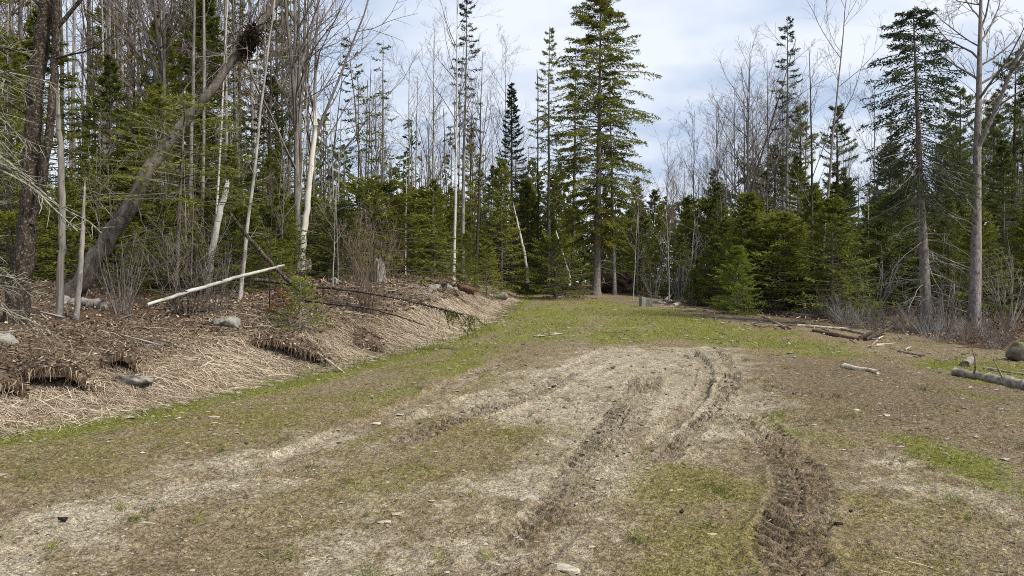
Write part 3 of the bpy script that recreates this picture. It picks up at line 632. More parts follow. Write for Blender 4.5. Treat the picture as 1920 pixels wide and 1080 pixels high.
V['pole_a'] = pole(41, 11, .075, 26, 'grey'); V['pole_b'] = pole(42, 11, .06, 30, 'brown', wig=.025)
V['pole_c'] = pole(43, 11, .065, 20, 'greylight', 'twiglight'); V['pole_d'] = pole(44, 11, .06, 26, 'dark', wig=.03)
V['pole_birch'] = pole(45, 11, .06, 16, 'birch', 'twig', wig=.02)
V['sapling_a'] = bare(46, 4.2, .028, .35, 9, .8, .36, .4, lv=(4, 3, 0), wood='greylight', twig='twiglight', rtw=.003)
V['sapling_b'] = bare(47, 3.4, .022, .25, 10, .7, .38, .5, lv=(4, 3, 0), wood='twiglight', twig='twiglight', rtw=.003)
V['shrub_red'] = shrub(51, 2.0, 26, .35, 'twigred', .011); V['shrub_grey'] = shrub(52, 2.2, 14, .5, 'twiglight', .012)
V['shrub_low'] = shrub(53, .8, 22, .8, 'twigred', .006, (4, 3)); V['shrub_brown'] = shrub(54, 1.5, 20, .6, 'twig', .009)

NRNG = np.random.default_rng(999)
def plant(var, name, base, top=None, scale=None, sr=1.0, tr=1.0, rz=None, label=None, cat='tree', group=None, mats=None):
    """base: world point on the ground; top: world point of the tip (gives height and lean)"""
    v = V[var]
    if top is not None:
        d = np.asarray(top) - np.asarray(base); h = np.linalg.norm(d); s = h / v['h']; ax = Vector((0, 0, 1)).rotation_difference(Vector(d / h))
    else: s = scale; ax = Vector((0, 0, 1)).rotation_difference(Vector((0, 0, 1)))
    rz = NRNG.random() * 6.283 if rz is None else rz
    root = ob(name, None, label=label, cat=cat, group=group); root.empty_display_size = .2
    mw = Matrix.Translation(Vector([float(c) for c in base]) - Vector((0, 0, .04))) @ ax.to_matrix().to_4x4() @ Matrix.Rotation(rz, 4, 'Z') @ Matrix.Diagonal((s * sr, s * sr, s, 1))
    root.matrix_world = mw
    for pn, me, mt in v['parts']:
        mk = (mats or {}).get(pn, mt)
        o = bpy.data.objects.new(pn, me); C.objects.link(o); o.parent = root
        if not len(me.materials): me.materials.append(M[mt])
        if mk != mt:
            o.material_slots[0].link = 'OBJECT'; o.material_slots[0].material = M[mk]
        if pn not in ('trunk', 'limb', 'dead_branch'): o['kind'] = 'stuff'
        if pn == 'trunk' and tr != 1: o.scale = (tr / sr, tr / sr, 1)
    return root
def tree(var, name, u, y, vtop, label, ut=None, cat='tree', **k):
    b = on(u, y); return plant(var, name, b, pt(u if ut is None else ut, vtop, y), label=label, cat=cat, **k)
def stem_obj(name, pts, wpx, mat, label, cat='tree', sides=10, jag=0, n=6, parent=None, seed=0, part=None, sub=.3, rough=.12):
    """a trunk or log along photograph points (u, v, depth); widths in photograph pixels"""
    P = smooth(np.array([pt(*p) for p in pts]), n); W = np.interp(np.linspace(0, 1, len(P)), np.linspace(0, 1, len(wpx)), wpx); R = W / 2 * P[:, 1] / F
    rng = np.random.default_rng(seed + 77)
    P = P + rng.normal(0, .15, P.shape) * R[:, None]
    if sub: P = np.vstack([P[0] - np.array([0, 0, sub]), P]); R = np.append(R[0] * 1.1, R)
    base = P[0].copy(); mb = MB(); mb.tubes(P - base, R, sides, cap=True, rough=rough, rng=rng)
    if jag:
        e = P[-1] - base; d = unit(P[-1] - P[-3]); k = 7; a = np.arange(k) / k * 6.283
        off = np.stack([np.cos(a), np.sin(a), 0 * a], -1) * R[-1] * .55
        L = jag * (.3 + rng.random(k)); T = np.stack([e + off - d * .1, e + off + d * L[:, None] * .5, e + off * .8 + d * L[:, None]], 1)
        mb.tubes(T, np.broadcast_to(R[-1] * np.array([.55, .35, .02]), (k, 3)), 4)
    me = mb.mesh(name, True)
    if parent is None and part is None: return ob(name, me, M[mat], label=label, cat=cat, loc=base)
    root = ob(name, None, label=label, cat=cat, loc=base) if parent is None else parent
    o = ob(part, me, M[mat], parent=root)
    if parent is not None: o.location = base - np.array(parent.location)
    return root

# ------------------------------------------------------------------ the wood on the left, trees one can pick out
t = stem_obj('forked_tree', [(28, 625, 10.3), (40, 500, 10.3), (55, 400, 10.3), (58, 300, 10.3), (64, 180, 10.3), (80, 60, 10.3), (92, -60, 10.3), (98, -300, 10.3)], [48, 36, 30, 29, 28, 26, 24, 18], 'dark',
             'dark mossy two-stemmed tree at the edge of the bank, thickest trunk on the left', part='trunk', n=5, seed=1, rough=.2)
stem_obj('forked_tree', [(58, 420, 10.25), (80, 340, 10.2), (95, 220, 10.2), (103, 100, 10.2), (108, -40, 10.2), (118, -280, 10.2)], [13, 15, 14, 13, 12, 9], 'dark', None, parent=t, part='stem', seed=2, sub=0, rough=.2)
rng = np.random.default_rng(61); mb = MB()
tb = np.array(t.location)
O = np.array([pt(100, 60, 10.2), pt(85, 20, 10.3), pt(70, 100, 10.3), pt(100, 110, 10.2), pt(62, 220, 10.3), pt(90, -40, 10.3), pt(100, -90, 10.3)]) - tb
D = np.array([[.8, .1, .6], [-.6, -.3, .7], [-1, .2, .3], [1, -.2, .2], [-.8, -.4, .2], [.5, .5, 1], [.9, -.1, .9]])
P1, R1 = grow(rng, O, D, np.array([1.6, 1.4, 1.1, 1.0, 1.2, 1.8, 1.8]), np.array([.03, .025, .02, .016, .02, .03, .03]), 7, .3, .35, .3)
for q in range(len(P1)): ob('limb', MB().tubes(P1[q], R1[q], 6).mesh('limb', True), M['dark'], parent=t)
o2, d2, l2, r2 = shoots(rng, P1, R1, 7, .2, .8, .5, .5); P2, R2 = grow(rng, o2, d2, l2, np.maximum(r2, .005), 5, .2, .35, .4); mb.tubes(P2, R2, 3)
o2, d2, l2, r2 = shoots(rng, P2, R2, 4, .2, .8, .5, .6); P2, R2 = grow(rng, o2, d2, l2, np.maximum(r2, .003), 3, .2, .3, .5); mb.tubes(P2, R2, 3)
ob('twigs', mb.mesh('twigs'), M['dark'], parent=t, kind='stuff')

stem_obj('splintered_snag', [(112, 615, 11), (114, 500, 11), (117, 400, 11), (114, 300, 11), (109, 215, 11)], [14, 12, 12, 11, 8], 'weathered', 'grey dead snag with a long pale splintered top beside the dark forked tree', 'snag', jag=.45, seed=3, part='trunk')
stem_obj('pointed_snag', [(138, 622, 10.8), (150, 520, 10.8), (155, 430, 10.8), (160, 328, 10.8)], [11, 10, 8, 2], 'grey', 'thin grey dead snag tapering to a point in front of the leaning trunk', 'snag', seed=4, part='trunk')
lt = stem_obj('leaning_tree', [(128, 570, 13.2), (175, 490, 13.3), (235, 400, 13.5), (300, 290, 13.8), (385, 185, 14.1), (455, 90, 14.4), (520, 0, 14.7), (600, -130, 15)], [36, 33, 29, 23, 17, 13, 10, 7], 'leaner',
              'thick grey-brown trunk leaning far to the right across the left wood', part='trunk', seed=5, rough=.15)
rng = np.random.default_rng(62); mb = MB(); lb = np.array(lt.location)
s = rng.random(26) ; ax0, ax1 = pt(175, 490, 13.3) - lb, pt(520, 0, 14.7) - lb; O = ax0 + (ax1 - ax0) * s[:, None]
D = rng.normal(size=(26, 3)); P1, R1 = grow(rng, O, D, .4 + 1.1 * rng.random(26), np.full(26, .014), 6, -.3, .3, .3); mb.tubes(P1, R1, 4)
o2, d2, l2, r2 = shoots(rng, P1, R1, 5, .2, .8, .5, .6); P2, R2 = grow(rng, o2, d2, l2, np.maximum(r2, .004), 4, 0, .3, .5); mb.tubes(P2, R2, 3)
ob('dead_branches', mb.mesh('dead_branches'), M['twig'], parent=lt, kind='stuff')
# a dark ragged clump lodged high on the leaning trunk
rng = np.random.default_rng(63); c = pt(468, 62, 14.35); mb = MB(); k = 1900
d = unit(rng.normal(size=(k, 3))); rad = .19 * rng.random(k) ** .55
rad = rad * (.75 + .6 * vnoise(d[:, 0] * 2 + 5, d[:, 2] * 2 + d[:, 1], 3)); Pn = d * rad[:, None] * np.array([.8, .8, 1.25]) + np.array([.05, 0, -.08]) + np.where(rng.random(k) < .45, 1., 0.)[:, None] * np.array([-.13, 0, -.20]); mb.kites(Pn, rng.normal(size=(k, 3)) + d * .6, .03 + .08 * rng.random(k), .012 + .02 * rng.random(k), rng, rng.random(k))
O = d[:70] * .2; P1, R1 = grow(rng, O, d[:70] + np.array([0, 0, -.2]), .15 + .35 * rng.random(70), np.full(70, .006), 4, -.4, .4, .3); mb.tubes(P1, R1, 3)
M['nest'] = tinted('dark_twigs', [(0, (.010, .008, .006)), (.7, (.045, .036, .026)), (1, (.10, .075, .05))])
ob('twig_clump', mb.mesh('twig_clump'), M['nest'], label='dark ragged clump of twigs lodged high on the leaning trunk', cat='twig clump', loc=c)

tree('sapling_top', 'hemlock_sapling', 326, 12.5, 185, 'slender hemlock with flat green sprays at its top before the leaning trunk', ut=346, rz=.6, mats={'crown': 'fir'}, sr=1.45)
tree('pole_a', 'tall_tree', 352, 17, -160, 'straight grey trunk rising behind the green hemlock sprays left of the birch', ut=362, tr=1.15, cat='tree')
stem_obj('broken_birch', [(388, 560, 14.6), (396, 480, 14.6), (410, 410, 14.6), (424, 350, 14.6)], [13, 12, 11, 10], 'birch', 'leaning white birch snag broken off at head height above the fallen pale log', 'snag', jag=.12, seed=6, part='trunk')
tree('pole_birch', 'birch_tree', 398, 18, -40, 'slim white birch just behind the broken birch snag', ut=425, tr=.95)
tree('pole_c', 'leaning_birch', 448, 14, -60, 'slender pale trunk crossing behind the fallen log and leaning right to the sky', ut=522, tr=1.1)
tree('bare_e', 'forked_sapling', 506, 13, 330, 'dark leafless sapling at the bank top crossing the fallen dark pole', ut=512, tr=.8, mats={'trunk': 'dark', 'crown': 'twig'}, sr=.8)
stem_obj('white_snag', [(564, 490, 20), (572, 420, 20), (581, 330, 20), (592, 235, 20)], [13, 12, 10, 8], 'cream', 'barkless cream-white dead trunk standing above the bank', 'snag', jag=.5, seed=7, part='trunk', rough=.06)
tree('pole_birch', 'birch_tree', 551, 22, 120, 'thin spotted birch just left of the cream-white dead trunk', ut=578, tr=.75)
tree('spruce_b', 'spruce_tree', 540, 25, -60, 'tall ragged spruce with dark tufts against the sky above the white dead trunk', ut=548)
tree('fir_tall', 'fir_tree', 505, 24, 135, 'dense dark green fir cone behind the slender leaning pale trunk', mats={'crown': 'sprucef'})
tree('bare_d', 'maple_tree', 585, 27, -130, 'tall leafless tree with a wide twiggy crown left of the open sky', ut=600)
tree('pole_d', 'leaning_dark_pole', 600, 26, 150, 'dark slim trunk leaning right beside the cream-white dead trunk', ut=640)
tree('leanspruce', 'leaning_spruce', 697, 28, 72, 'thin spruce leaning left with sparse green tufts at its top', ut=650)
tree('scraggly', 'dying_spruce', 718, 28, 72, 'half-dead spruce with stubby drooping branches in the middle of the left sky gap')
tree('pole_birch', 'birch_tree', 761, 24, 285, 'straight white birch pole right of the twiggy red bush', ut=764, tr=1.1)
tree('bare_e', 'young_maple', 768, 31, 105, 'pale leafless tree between the half-dead spruce and tall birch')
tree('bare_a', 'maple_tree', 812, 30, 55, 'leafless tree with a spreading fan of branches left of the tall birch', ut=818, tr=.8)
tree('birch_a', 'birch_tree', 850, 24, -90, 'tallest pale birch with rising bare limbs at the middle left', ut=858, rz=1.1, tr=.8)
tree('spruce_c', 'spruce_tree', 866, 28, -15, 'narrow dark-topped spruce close behind the tallest birch', ut=877)
tree('bare_b', 'forked_maple', 892, 26, 95, 'dark-stemmed leafless tree with a V-shaped crown left of the narrow fir', ut=908, tr=.9, mats={'trunk': 'dark'})
tree('bare_a', 'maple_tree', 945, 36, 75, 'grey leafless crown rising behind the narrow fir spire', tr=.7)
tree('pine_b', 'pine_tree', 882, 31, 235, 'yellow-green soft pine between birch and the narrow fir', mats={'crown': 'fir'}, sr=.85)
tree('spire', 'fir_spire', 960, 32, 152, 'narrow dense fir spire with a brown tip standing alone in the middle', rz=2)
stem_obj('leaning_birch', [(990, 516, 29), (981, 465, 29), (972, 425, 29), (962, 380, 29)], [6, 5, 4, 2], 'birch', 'thin white birch leaning left in front of the dark firs at the back', seed=9, part='trunk')
stem_obj('leaning_birch', [(1068, 520, 28.5), (1058, 485, 28.5), (1050, 460, 28.5), (1042, 432, 28.5)], [5, 4, 3, 2], 'birch', 'short thin white birch leaning left above the low spreading fir', seed=10, part='trunk')
tree('pole_d', 'dead_pole', 1008, 33, 128, 'bare black pole without crown left of the tall green spruce')
tree('spruce_a', 'spruce_tree', 1028, 34, 48, 'tall green spruce with a thin spire left of the big hemlock', ut=1032, mats={'crown': 'fir'})
tree('hemlock2', 'spruce_tree', 1074, 36, 118, 'shorter hemlock wedged between the tall spruce and big hemlock', ut=1080)
tree('hemlock', 'hemlock_tree', 1118, 31, -38, 'largest hemlock, full green crown at the end of the clearing', ut=1127, rz=.4, tr=1.0)
tree('hemlock2', 'hemlock_tree', 1153, 31.5, 90, 'slimmer hemlock trunk close right of the largest hemlock', ut=1141, sr=.85, tr=.7)
for var, u, y, vt, lab, k in [
 ('fir_c', 815, 25, 335, 'young fir standing left of the tallest birch', {}), ('fir_a', 872, 22.5, 438, 'small fir at the right foot of the tallest birch', {'sr': 1.15}),
 ('fir_b', 912, 24, 447, 'small fir right of the boulders on the bank top', {}), 
 ('fir_b', 632, 20, 420, 'bushy young fir right of the cream-white dead trunk', {'sr': 1.1}), ('fir_a', 300, 14.8, 372, 'young fir under the leaning thick trunk', {'sr': 1.25}),
 ('fir_tall', 205, 17, 100, 'broad fir filling the gap behind the splintered snag', {}), ('bush', 1040, 28.5, 452, 'low spreading fir at the left foot of the largest hemlock', {}),
 ('fir_c', 940, 29, 300, 'dark young fir under the narrow fir spire', {}), ('fir_a', 760, 27, 400, 'young fir behind the straight white birch pole', {}), ('fir_b', 455, 17.5, 430, 'young fir behind the pale leaning pole and log', {}),
 ('fir_c', 120, 14.5, 330, 'shaded fir behind the two grey snags', {}), ('fir_tall', 20, 15, 60, 'dark fir behind the forked tree at the left border', {}),
 ('fir_tall', 300, 20, 20, 'tall olive fir behind the crossing of leaning trunk and straight grey trunk', {}), ('fir_c', 700, 31, 360, 'dark fir in the haze of twigs behind the red bush', {}),
 ('firsmall', 470, 15.5, 480, 'little fir between the log and the young firs', {}), ('fir_b', 845, 27, 400, 'fir hidden half behind the tallest birch', {}), ('fir_c', 990, 33, 345, 'fir between the dark spire and the black pole', {})]:
    tree(var, 'young_fir', u, y, vt, lab, **k)

# a dead lichen-grown spruce just past the left border reaches its branches into view
rng = np.random.default_rng(64); b = on(-95, 7.6)
root = ob('lichen_spruce', None, label='dead spruce whose pale lichen-covered branches reach in from the left border', cat='tree', loc=b)
P, R, tm = trunk_mb(rng, 7, .10, .03, .01); ob('trunk', tm.mesh('trunk', True), M['dark'], parent=root)
k = 32; zt = .6 + 4.6 * rng.random(k); az = rng.normal(.15, .75, k); O = at_h(P, zt); D = np.stack([np.cos(az), np.sin(az) * .8 - .1, rng.normal(-.25, .3, k)], -1)
P1, R1 = grow(rng, O, D, .5 + .75 * rng.random(k), (.006 + .005 * rng.random(k)), 8, -.25, .22, .35); mb = MB().tubes(P1, R1, 5, rough=.5, rng=rng)
o2, d2, l2, r2 = shoots(rng, P1, R1, 8, .15, .7, .42, .6); P2, R2 = grow(rng, o2, d2, l2, np.maximum(r2, .0035), 5, -.2, .3, .5); mb.tubes(P2, R2, 4, rough=.6, rng=rng)
o2, d2, l2, r2 = shoots(rng, P2, R2, 4, .15, .8, .5, .7); P2, R2 = grow(rng, o2, d2, l2, np.maximum(r2, .0025), 3, -.2, .3, .5); mb.tubes(P2, R2, 3)
bl = np.array(b)
for pts in ([(-60, 285, 7.6), (40, 330, 7.5), (110, 385, 7.4), (165, 415, 7.3), (190, 437, 7.3)], [(-60, 290, 7.5), (50, 345, 7.3), (100, 390, 7.2), (145, 433, 7.1)], [(-70, 240, 7.6), (10, 300, 7.5), (60, 340, 7.5)], [(-80, 150, 7.6), (30, 130, 7.4), (75, 95, 7.3)]):
    Q = smooth(np.array([pt(*p) for p in pts]), 4) - bl; mb.tubes(Q, np.linspace(.013, .006, len(Q)), 5, rough=.6, rng=rng)
    o2, d2, l2, r2 = shoots(rng, Q[None], np.linspace(.012, .006, len(Q))[None], 14, .2, .8, .16, .6); P2, R2 = grow(rng, o2, d2, l2, np.maximum(r2, .003), 4, -.3, .3, .5); mb.tubes(P2, R2, 4, rough=.6, rng=rng)
ob('branches', mb.mesh('branches'), M['lichen'], parent=root, kind='stuff')

# ------------------------------------------------------------------ the wood at the back and on the right
for var, u, y, vt, ut, lab, k in [
 ('sapling_a', 1187, 28, 400, 1196, 'pale leafless sapling in front of the upturned root plate', {}), ('sapling_b', 1253, 27, 395, 1249, 'crooked leafless sapling left of the brush heap', {'tr': 1.3}),
 ('sapling_a', 1291, 26, 408, 1303, 'pale leafless sapling with upturned side branches left of the bright fir', {'tr': 1.2}), ('sapling_b', 1335, 30, 380, 1330, 'thin grey sapling behind the bright fir', {}),
 ('bare_c', 1300, 35, 205, 1302, 'leafless tree with fine upright twigs right of the open sky', {'tr': .7}), ('bare_d', 1402, 32, 78, 1408, 'tallest leafless crown right of the open sky', {'rz': 2.6, 'tr': .8}),
 ('bare_c', 1440, 33, 95, 1438, 'reddish leafless crown left of the dark spruce spire', {'tr': .8}), ('bare_e', 1360, 36, 235, 1362, 'low leafless crown behind the tallest leafless crown', {}),
 ('bare_b', 1470, 36, 160, 1465, 'brown leafless crown tangled with the spruce spire', {'mats': {'crown': 'twigred'}}),
 ('spruce_c', 1478, 31, 32, 1478, 'dark narrow spruce spire above the leafless crowns on the right', {'sr': 1.05}), ('pine_b', 1500, 34, 190, 1500, 'olive pine below the spruce spire', {'mats': {'crown': 'fir'}}),
 ('pine_b', 1340, 37, 315, 1338, 'small dark pine among the leafless crowns', {}), ('pine_b', 1570, 35, 192, 1570, 'dark pine with layered brown-green branches right of the twin trunks', {}),
 ('pole_d', 1434, 23.5, 250, 1442, 'thin dark trunk right behind the bright fir', {'tr': 1.2}),
 ('bigspruce', 1737, 17.6, 12, 1712, 'big spruce with dead lower branches and dark one-sided crown on the right', {'rz': 2.2}),
 ('larch', 1826, 17.2, -170, 1842, 'thick pale grey trunk with twisted upper limbs near the right border', {'rz': 4.0, 'tr': 1.0}),
 ('pine_a', 1800, 28, 165, 1800, 'broad dark pine between the two thick trunks on the right', {}), ('pine_a', 1900, 26, 95, 1905, 'dark pine at the right border behind the thick pale trunk', {'rz': 1}),
 ('pine_b', 1865, 30, 175, 1862, 'rust-tinged pine right of the thick pale trunk', {'mats': {'crown': 'pinef'}}), ('spruce_c', 1680, 30, 200, 1672, 'thin grey spruce pole left of the big spruce', {}),
 ('bare_c', 1640, 33, 150, 1640, 'leafless tree left of the big spruce crown', {'tr': .7}), ('pole_b', 1500, 29, 220, 1512, 'thin brown pole beside the twin trunks', {})]:
    tree(var, {'sap': 'sapling', 'bar': 'maple_tree', 'spr': 'spruce_tree', 'pin': 'pine_tree', 'pol': 'slim_tree', 'big': 'spruce_tree', 'lar': 'larch_tree'}[var[:3]], u, y, vt, lab, ut=ut, **k)
tree('twin', 'twin_trunk', 1523, 23, 85, 'left stem of the dark twin trunks with lichen spots', ut=1516, tr=1.1)
tree('bare_e', 'twin_trunk', 1532, 23.2, -25, 'right stem of the twin trunks, pale and leaning right', ut=1588, tr=1.0, mats={'trunk': 'grey'})
for var, u, y, vt, lab, k in [
 ('firbright', 1383, 21.5, 462, 'bright yellow-green fir at the edge of the clearing', {'rz': 1.2, 'sr': .95}), ('fir_b', 1472, 25, 440, 'dark bluish young fir right of the bright fir', {'mats': {'crown': 'sprucef'}}),
 ('fir_c', 1425, 27, 370, 'green fir behind the thin dark trunk', {}), ('fir_tall', 1495, 29, 290, 'olive fir left of the twin trunks', {}), ('fir_tall', 1590, 27, 330, 'dark fir right of the twin trunks', {'mats': {'crown': 'sprucef'}}),
 ('fir_c', 1650, 24, 380, 'deep green fir left of the big spruce', {}), ('fir_tall', 1715, 25, 300, 'olive fir behind the big spruce', {}), ('fir_c', 1780, 22, 370, 'shaded fir between the two thick trunks', {'mats': {'crown': 'sprucef'}}),
 ('fir_tall', 1880, 23, 260, 'dark fir behind the pale trunk at the right border', {'mats': {'crown': 'sprucef'}}), ('fir_c', 1240, 31, 385, 'green fir behind the crooked sapling', {}), ('fir_b', 1205, 33, 400, 'fir behind the upturned root plate', {}),
 ('fir_c', 1290, 30, 390, 'fir behind the saplings left of the bright fir', {}), ('fir_tall', 1345, 29, 340, 'tall fir looming behind the bright fir', {}), ('fir_b', 1130, 35, 420, 'fir in shade behind the largest hemlock', {}),
 ('fir_a', 1300, 25, 500, 'little fir in front of the brush heap', {'sr': 1.2}), ('fir_c', 1550, 24.5, 400, 'dim fir close behind the twin trunks', {'mats': {'crown': 'sprucef'}}), ('firsmall', 1592, 20, 590, 'tiny fir sprig among red stems right of the twin trunks', {}),
 ('firsmall', 1708, 17.2, 598, 'small fir tuft at the left foot of the big spruce', {})]:
    tree(var, 'young_fir', u, y, vt, lab, **k)
for var, u, v, h, lab, k in [
 ('shrub_red', 690, 592, 2.0, 'twiggy reddish bush rising from the straw bank', {}), ('shrub_grey', 1640, 590, 2.0, 'pale many-stemmed leafless shrub left of the big spruce', {}),
 ('shrub_grey', 1890, 615, 2.2, 'grey brushwood behind the mossy boulder at the right border', {}), ('shrub_brown', 1770, 625, 1.5, 'brown leafless shrub between the two thick trunks', {}),
 ('shrub_brown', 350, 590, 1.7, 'thicket of dark stems around the fallen pale log', {'mats': {'stems': 'dark'}}), ('shrub_brown', 400, 585, 1.3, 'leafless brush right of the dark stem thicket', {}),
 ('shrub_red', 655, 520, 1.9, 'reddish brush left of the grey stump', {}), ('shrub_red', 735, 520, 1.6, 'reddish brush right of the grey stump', {}), ('shrub_brown', 230, 590, 1.3, 'tangled leafless brush under the leaning trunk', {}),
 ('shrub_grey', 1275, 568, 1.6, 'pale leafless stems in the brush heap', {}), ('shrub_grey', 1225, 560, 1.5, 'pale leafless stems right of the root plate', {}), ('shrub_brown', 1560, 600, 1.0, 'low red-brown brush right of the twin trunks', {'mats': {'stems': 'twigred', 'twigs': 'twigred'}})]:
    p = gp(u, v); plant(var, 'leafless_shrub', (p[0], p[1], float(H(*p))), scale=h / V[var]['h'], label=lab, cat='shrub', **k)
LOWS = []; p = gp(562, 622); plant('firsmall', 'young_fir', (p[0], p[1], float(H(*p))), scale=.85 / 1.6, sr=1.4, label='small bright fir sapling on the bank edge under the fallen dark pole', cat='tree')
p = gp(527, 596); plant('firsmall', 'dead_fir_sapling', (p[0], p[1], float(H(*p))), scale=.30, sr=1.6, label='little rust-red dead fir on the bank above the long sod overhang', cat='sapling', mats={'crown': 'rustf'})
rng = np.random.default_rng(70); n_ = 0
for _ in range(400):
    u = rng.uniform(1420, 1915); v = rng.uniform(585, 655); p = gp(u, v)
    if v < np.interp(u, [1420, 1530, 1700, 1850, 1920], [585, 600, 625, 655, 662]) - 28 or v > np.interp(u, [1420, 1530, 1700, 1850, 1920], [585, 600, 632, 662, 668]): continue
    plant('shrub_low', 'low_shrub', (p[0], p[1], float(H(*p))), scale=.45 + .6 * rng.random(), label='x', cat='shrub', mats=[None, {'stems': 'twig', 'twigs': 'twig'}, {'stems': 'twiglight', 'twigs': 'twiglight'}][n_ % 3])
    LOWS.append((C.objects[-3], u, ['reddish', 'grey', 'pale'][n_ % 3] + ' knee-high leafless shrub ')); n_ += 1
    if n_ > 38: break

# ------------------------------------------------------------------ the crowded rows behind
LAND = [(-80, 'at the left border'), (60, 'behind the dark forked tree'), (150, 'behind the two grey snags'), (250, 'behind the leaning thick trunk'), (345, 'behind the flat hemlock sprays'), (410, 'behind the broken birch'), (475, 'behind the pale leaning trunk'),
        (575, 'behind the cream dead trunk'), (650, 'behind the leaning spruce'), (715, 'behind the half-dead spruce'), (765, 'behind the straight birch pole'), (820, 'left of the tallest birch'), (855, 'behind the tallest birch'), (905, 'behind the forked maple'), (960, 'behind the fir spire'),
        (1010, 'behind the black pole'), (1075, 'left of the largest hemlock'), (1130, 'behind the largest hemlock'), (1185, 'behind the root plate'), (1255, 'behind the brush heap'), (1320, 'left of the bright fir'), (1385, 'behind the bright fir'), (1440, 'behind the thin dark trunk'),
        (1490, 'left of the twin trunks'), (1530, 'behind the twin trunks'), (1600, 'right of the twin trunks'), (1660, 'left of the big spruce'), (1730, 'behind the big spruce'), (1780, 'between the two thick trunks'), (1835, 'behind the thick pale trunk'), (1900, 'at the right border'), (2020, 'past the right border')]
def near(u): return min(LAND, key=lambda q: abs(q[0] - u))[1]
COL = {'grey': 'grey', 'greylight': 'pale grey', 'brown': 'brown', 'dark': 'dark', 'birch': 'white', 'spruce': 'grey-barked', 'fir': 'green', 'sprucef': 'dark green', 'sprucedark': 'blackish green', 'hemlock': 'olive green', 'pinef': 'dull green', 'twig': 'grey', 'twigred': 'reddish', 'twiglight': 'pale', 'weathered': 'grey', 'rust': 'red-brown', 'cream': 'cream'}
PENDING = []                           # (object, u, label stem, group): told apart once all stand
def settle():
    seen = {}
    for o, u, lab, grp in PENDING: seen.setdefault(lab, []).append((u, o, grp))
    ORD = ['leftmost', 'second from left', 'third from left', 'fourth from left', 'fifth from left', 'sixth from left', 'seventh from left', 'eighth from left', 'ninth from left', 'tenth from left']
    for lab, L_ in seen.items():
        L_.sort(key=lambda q: q[0])
        for i, (u, o, grp) in enumerate(L_):
            o['group'] = grp
            o['label'] = lab if len(L_) == 1 else lab + ', ' + ('rightmost' if i == len(L_) - 1 else ORD[min(i, 9)])
rng = np.random.default_rng(80)
ENV_U = [-400, 560, 650, 780, 900, 1000, 1100, 1200, 1300, 1400, 1500, 1600, 1750, 1900, 2400]
ENV_V = [-260, -200, 110, 120, 190, 250, 270, 330, 300, 240, 230, 260, 240, 150, 60]
CLEAR = [(310, 530, 13.9), (530, 615, 20.6), (685, 735, 19.5), (375, 440, 15.5), (825, 880, 25), (1090, 1170, 33), (1505, 1550, 24), (1690, 1765, 18.5), (1790, 1860, 18), (1335, 1430, 23), (1155, 1225, 30), (1225, 1325, 27), (955, 1000, 30), (440, 470, 14.5), (95, 310, 14.1)]   # keep the view open to these
def filler(n, urange, yrange, kinds, group, label, name, dv=(0, 160), cat='tree', mind=.6, minv=None, trr=(.75, 1.15), srr=None):
    rng = np.random.default_rng(zlib.crc32(group.encode())); k = 0; tries = 0; pts_ = []
    while k < n and tries < 4000:
        tries += 1; u = rng.uniform(*urange); y = rng.uniform(*yrange); b = on(u, y)
        if edge_d(b[0], np.array(y)) < 2.2 and y < 33 and b[0] < np.interp(y, [0, 10, 17, 21, 25, 29, 33], [8.6, 8.6, 8.6, 7.2, 6.2, 5.2, 3.8]) + .5: continue
        if any(u0 < u < u1 and y < yl for u0, u1, yl in CLEAR): continue
        if any(math.hypot(b[0] - q[0], b[1] - q[1]) < mind for q in pts_): continue
        vt = np.interp(u, ENV_U, ENV_V) + rng.uniform(*dv)
        if minv is not None: vt = max(vt, minv + rng.uniform(-60, 60))
        var, mats = kinds[rng.integers(len(kinds))]
        pts_.append(b); o = plant(var, name, b, pt(u + rng.normal(0, 9), vt, y), label=label, cat=cat, group=group, mats=mats, tr=rng.uniform(*trr), sr=1.0 if srr is None else rng.uniform(*srr)); k += 1
        mk = {pn: (mats or {}).get(pn, mt) for pn, _, mt in V[var]['parts']}; cl = COL[mk['trunk'] if name in ('slim_tree',) else mk.get('crown', mk.get('twigs', mk.get('trunk')))]
        PENDING.append((o, u, '%s %s%s %s' % (cl, '' if y < (yrange[0] + yrange[1]) / 2 else 'more distant ', label, near(u)), group))
Pk = [('pole_a', None), ('pole_b', None), ('pole_c', None), ('pole_d', None), ('pole_birch', None), ('pole_a', {'trunk': 'greylight'}), ('pole_b', {'trunk': 'grey'})]
filler(58, (-120, 640), (17, 36), Pk, 'slim trunks crowding the left wood', 'slim bare trunk', 'slim_tree', (-200, 250), trr=(.5, .95))
filler(26, (620, 1010), (29, 42), Pk[:4], 'slim trunks behind the left sky gap', 'slim bare stem', 'slim_tree', (0, 200))
filler(20, (-140, 620), (18, 38), [('bare_a', None), ('bare_b', None), ('bare_c', None), ('bare_d', None), ('bare_e', None)], 'leafless crowns of the left wood', 'leafless crown', 'maple_tree', (-150, 200))
filler(10, (-160, 560), (22, 38), [('spruce_a', {'crown': 'hemlock'}), ('spruce_b', None), ('fir_tall', {'crown': 'hemlock'}), ('spruce_a', {'crown': 'fir'})], 'tall conifers of the left wood', 'tall conifer', 'fir_tree', (-50, 260))
filler(26, (-150, 700), (15, 32), [('fir_a', None), ('fir_b', None), ('fir_c', None), ('fir_c', {'crown': 'hemlock'})], 'young firs filling the left wood', 'understorey fir', 'young_fir', (0, 1), minv=400)
filler(14, (700, 1080), (33, 42), [('fir_a', None), ('fir_b', None), ('fir_c', None), ('fir_tall', None)], 'young firs along the back of the clearing', 'back-row fir', 'young_fir', (0, 1), minv=390)
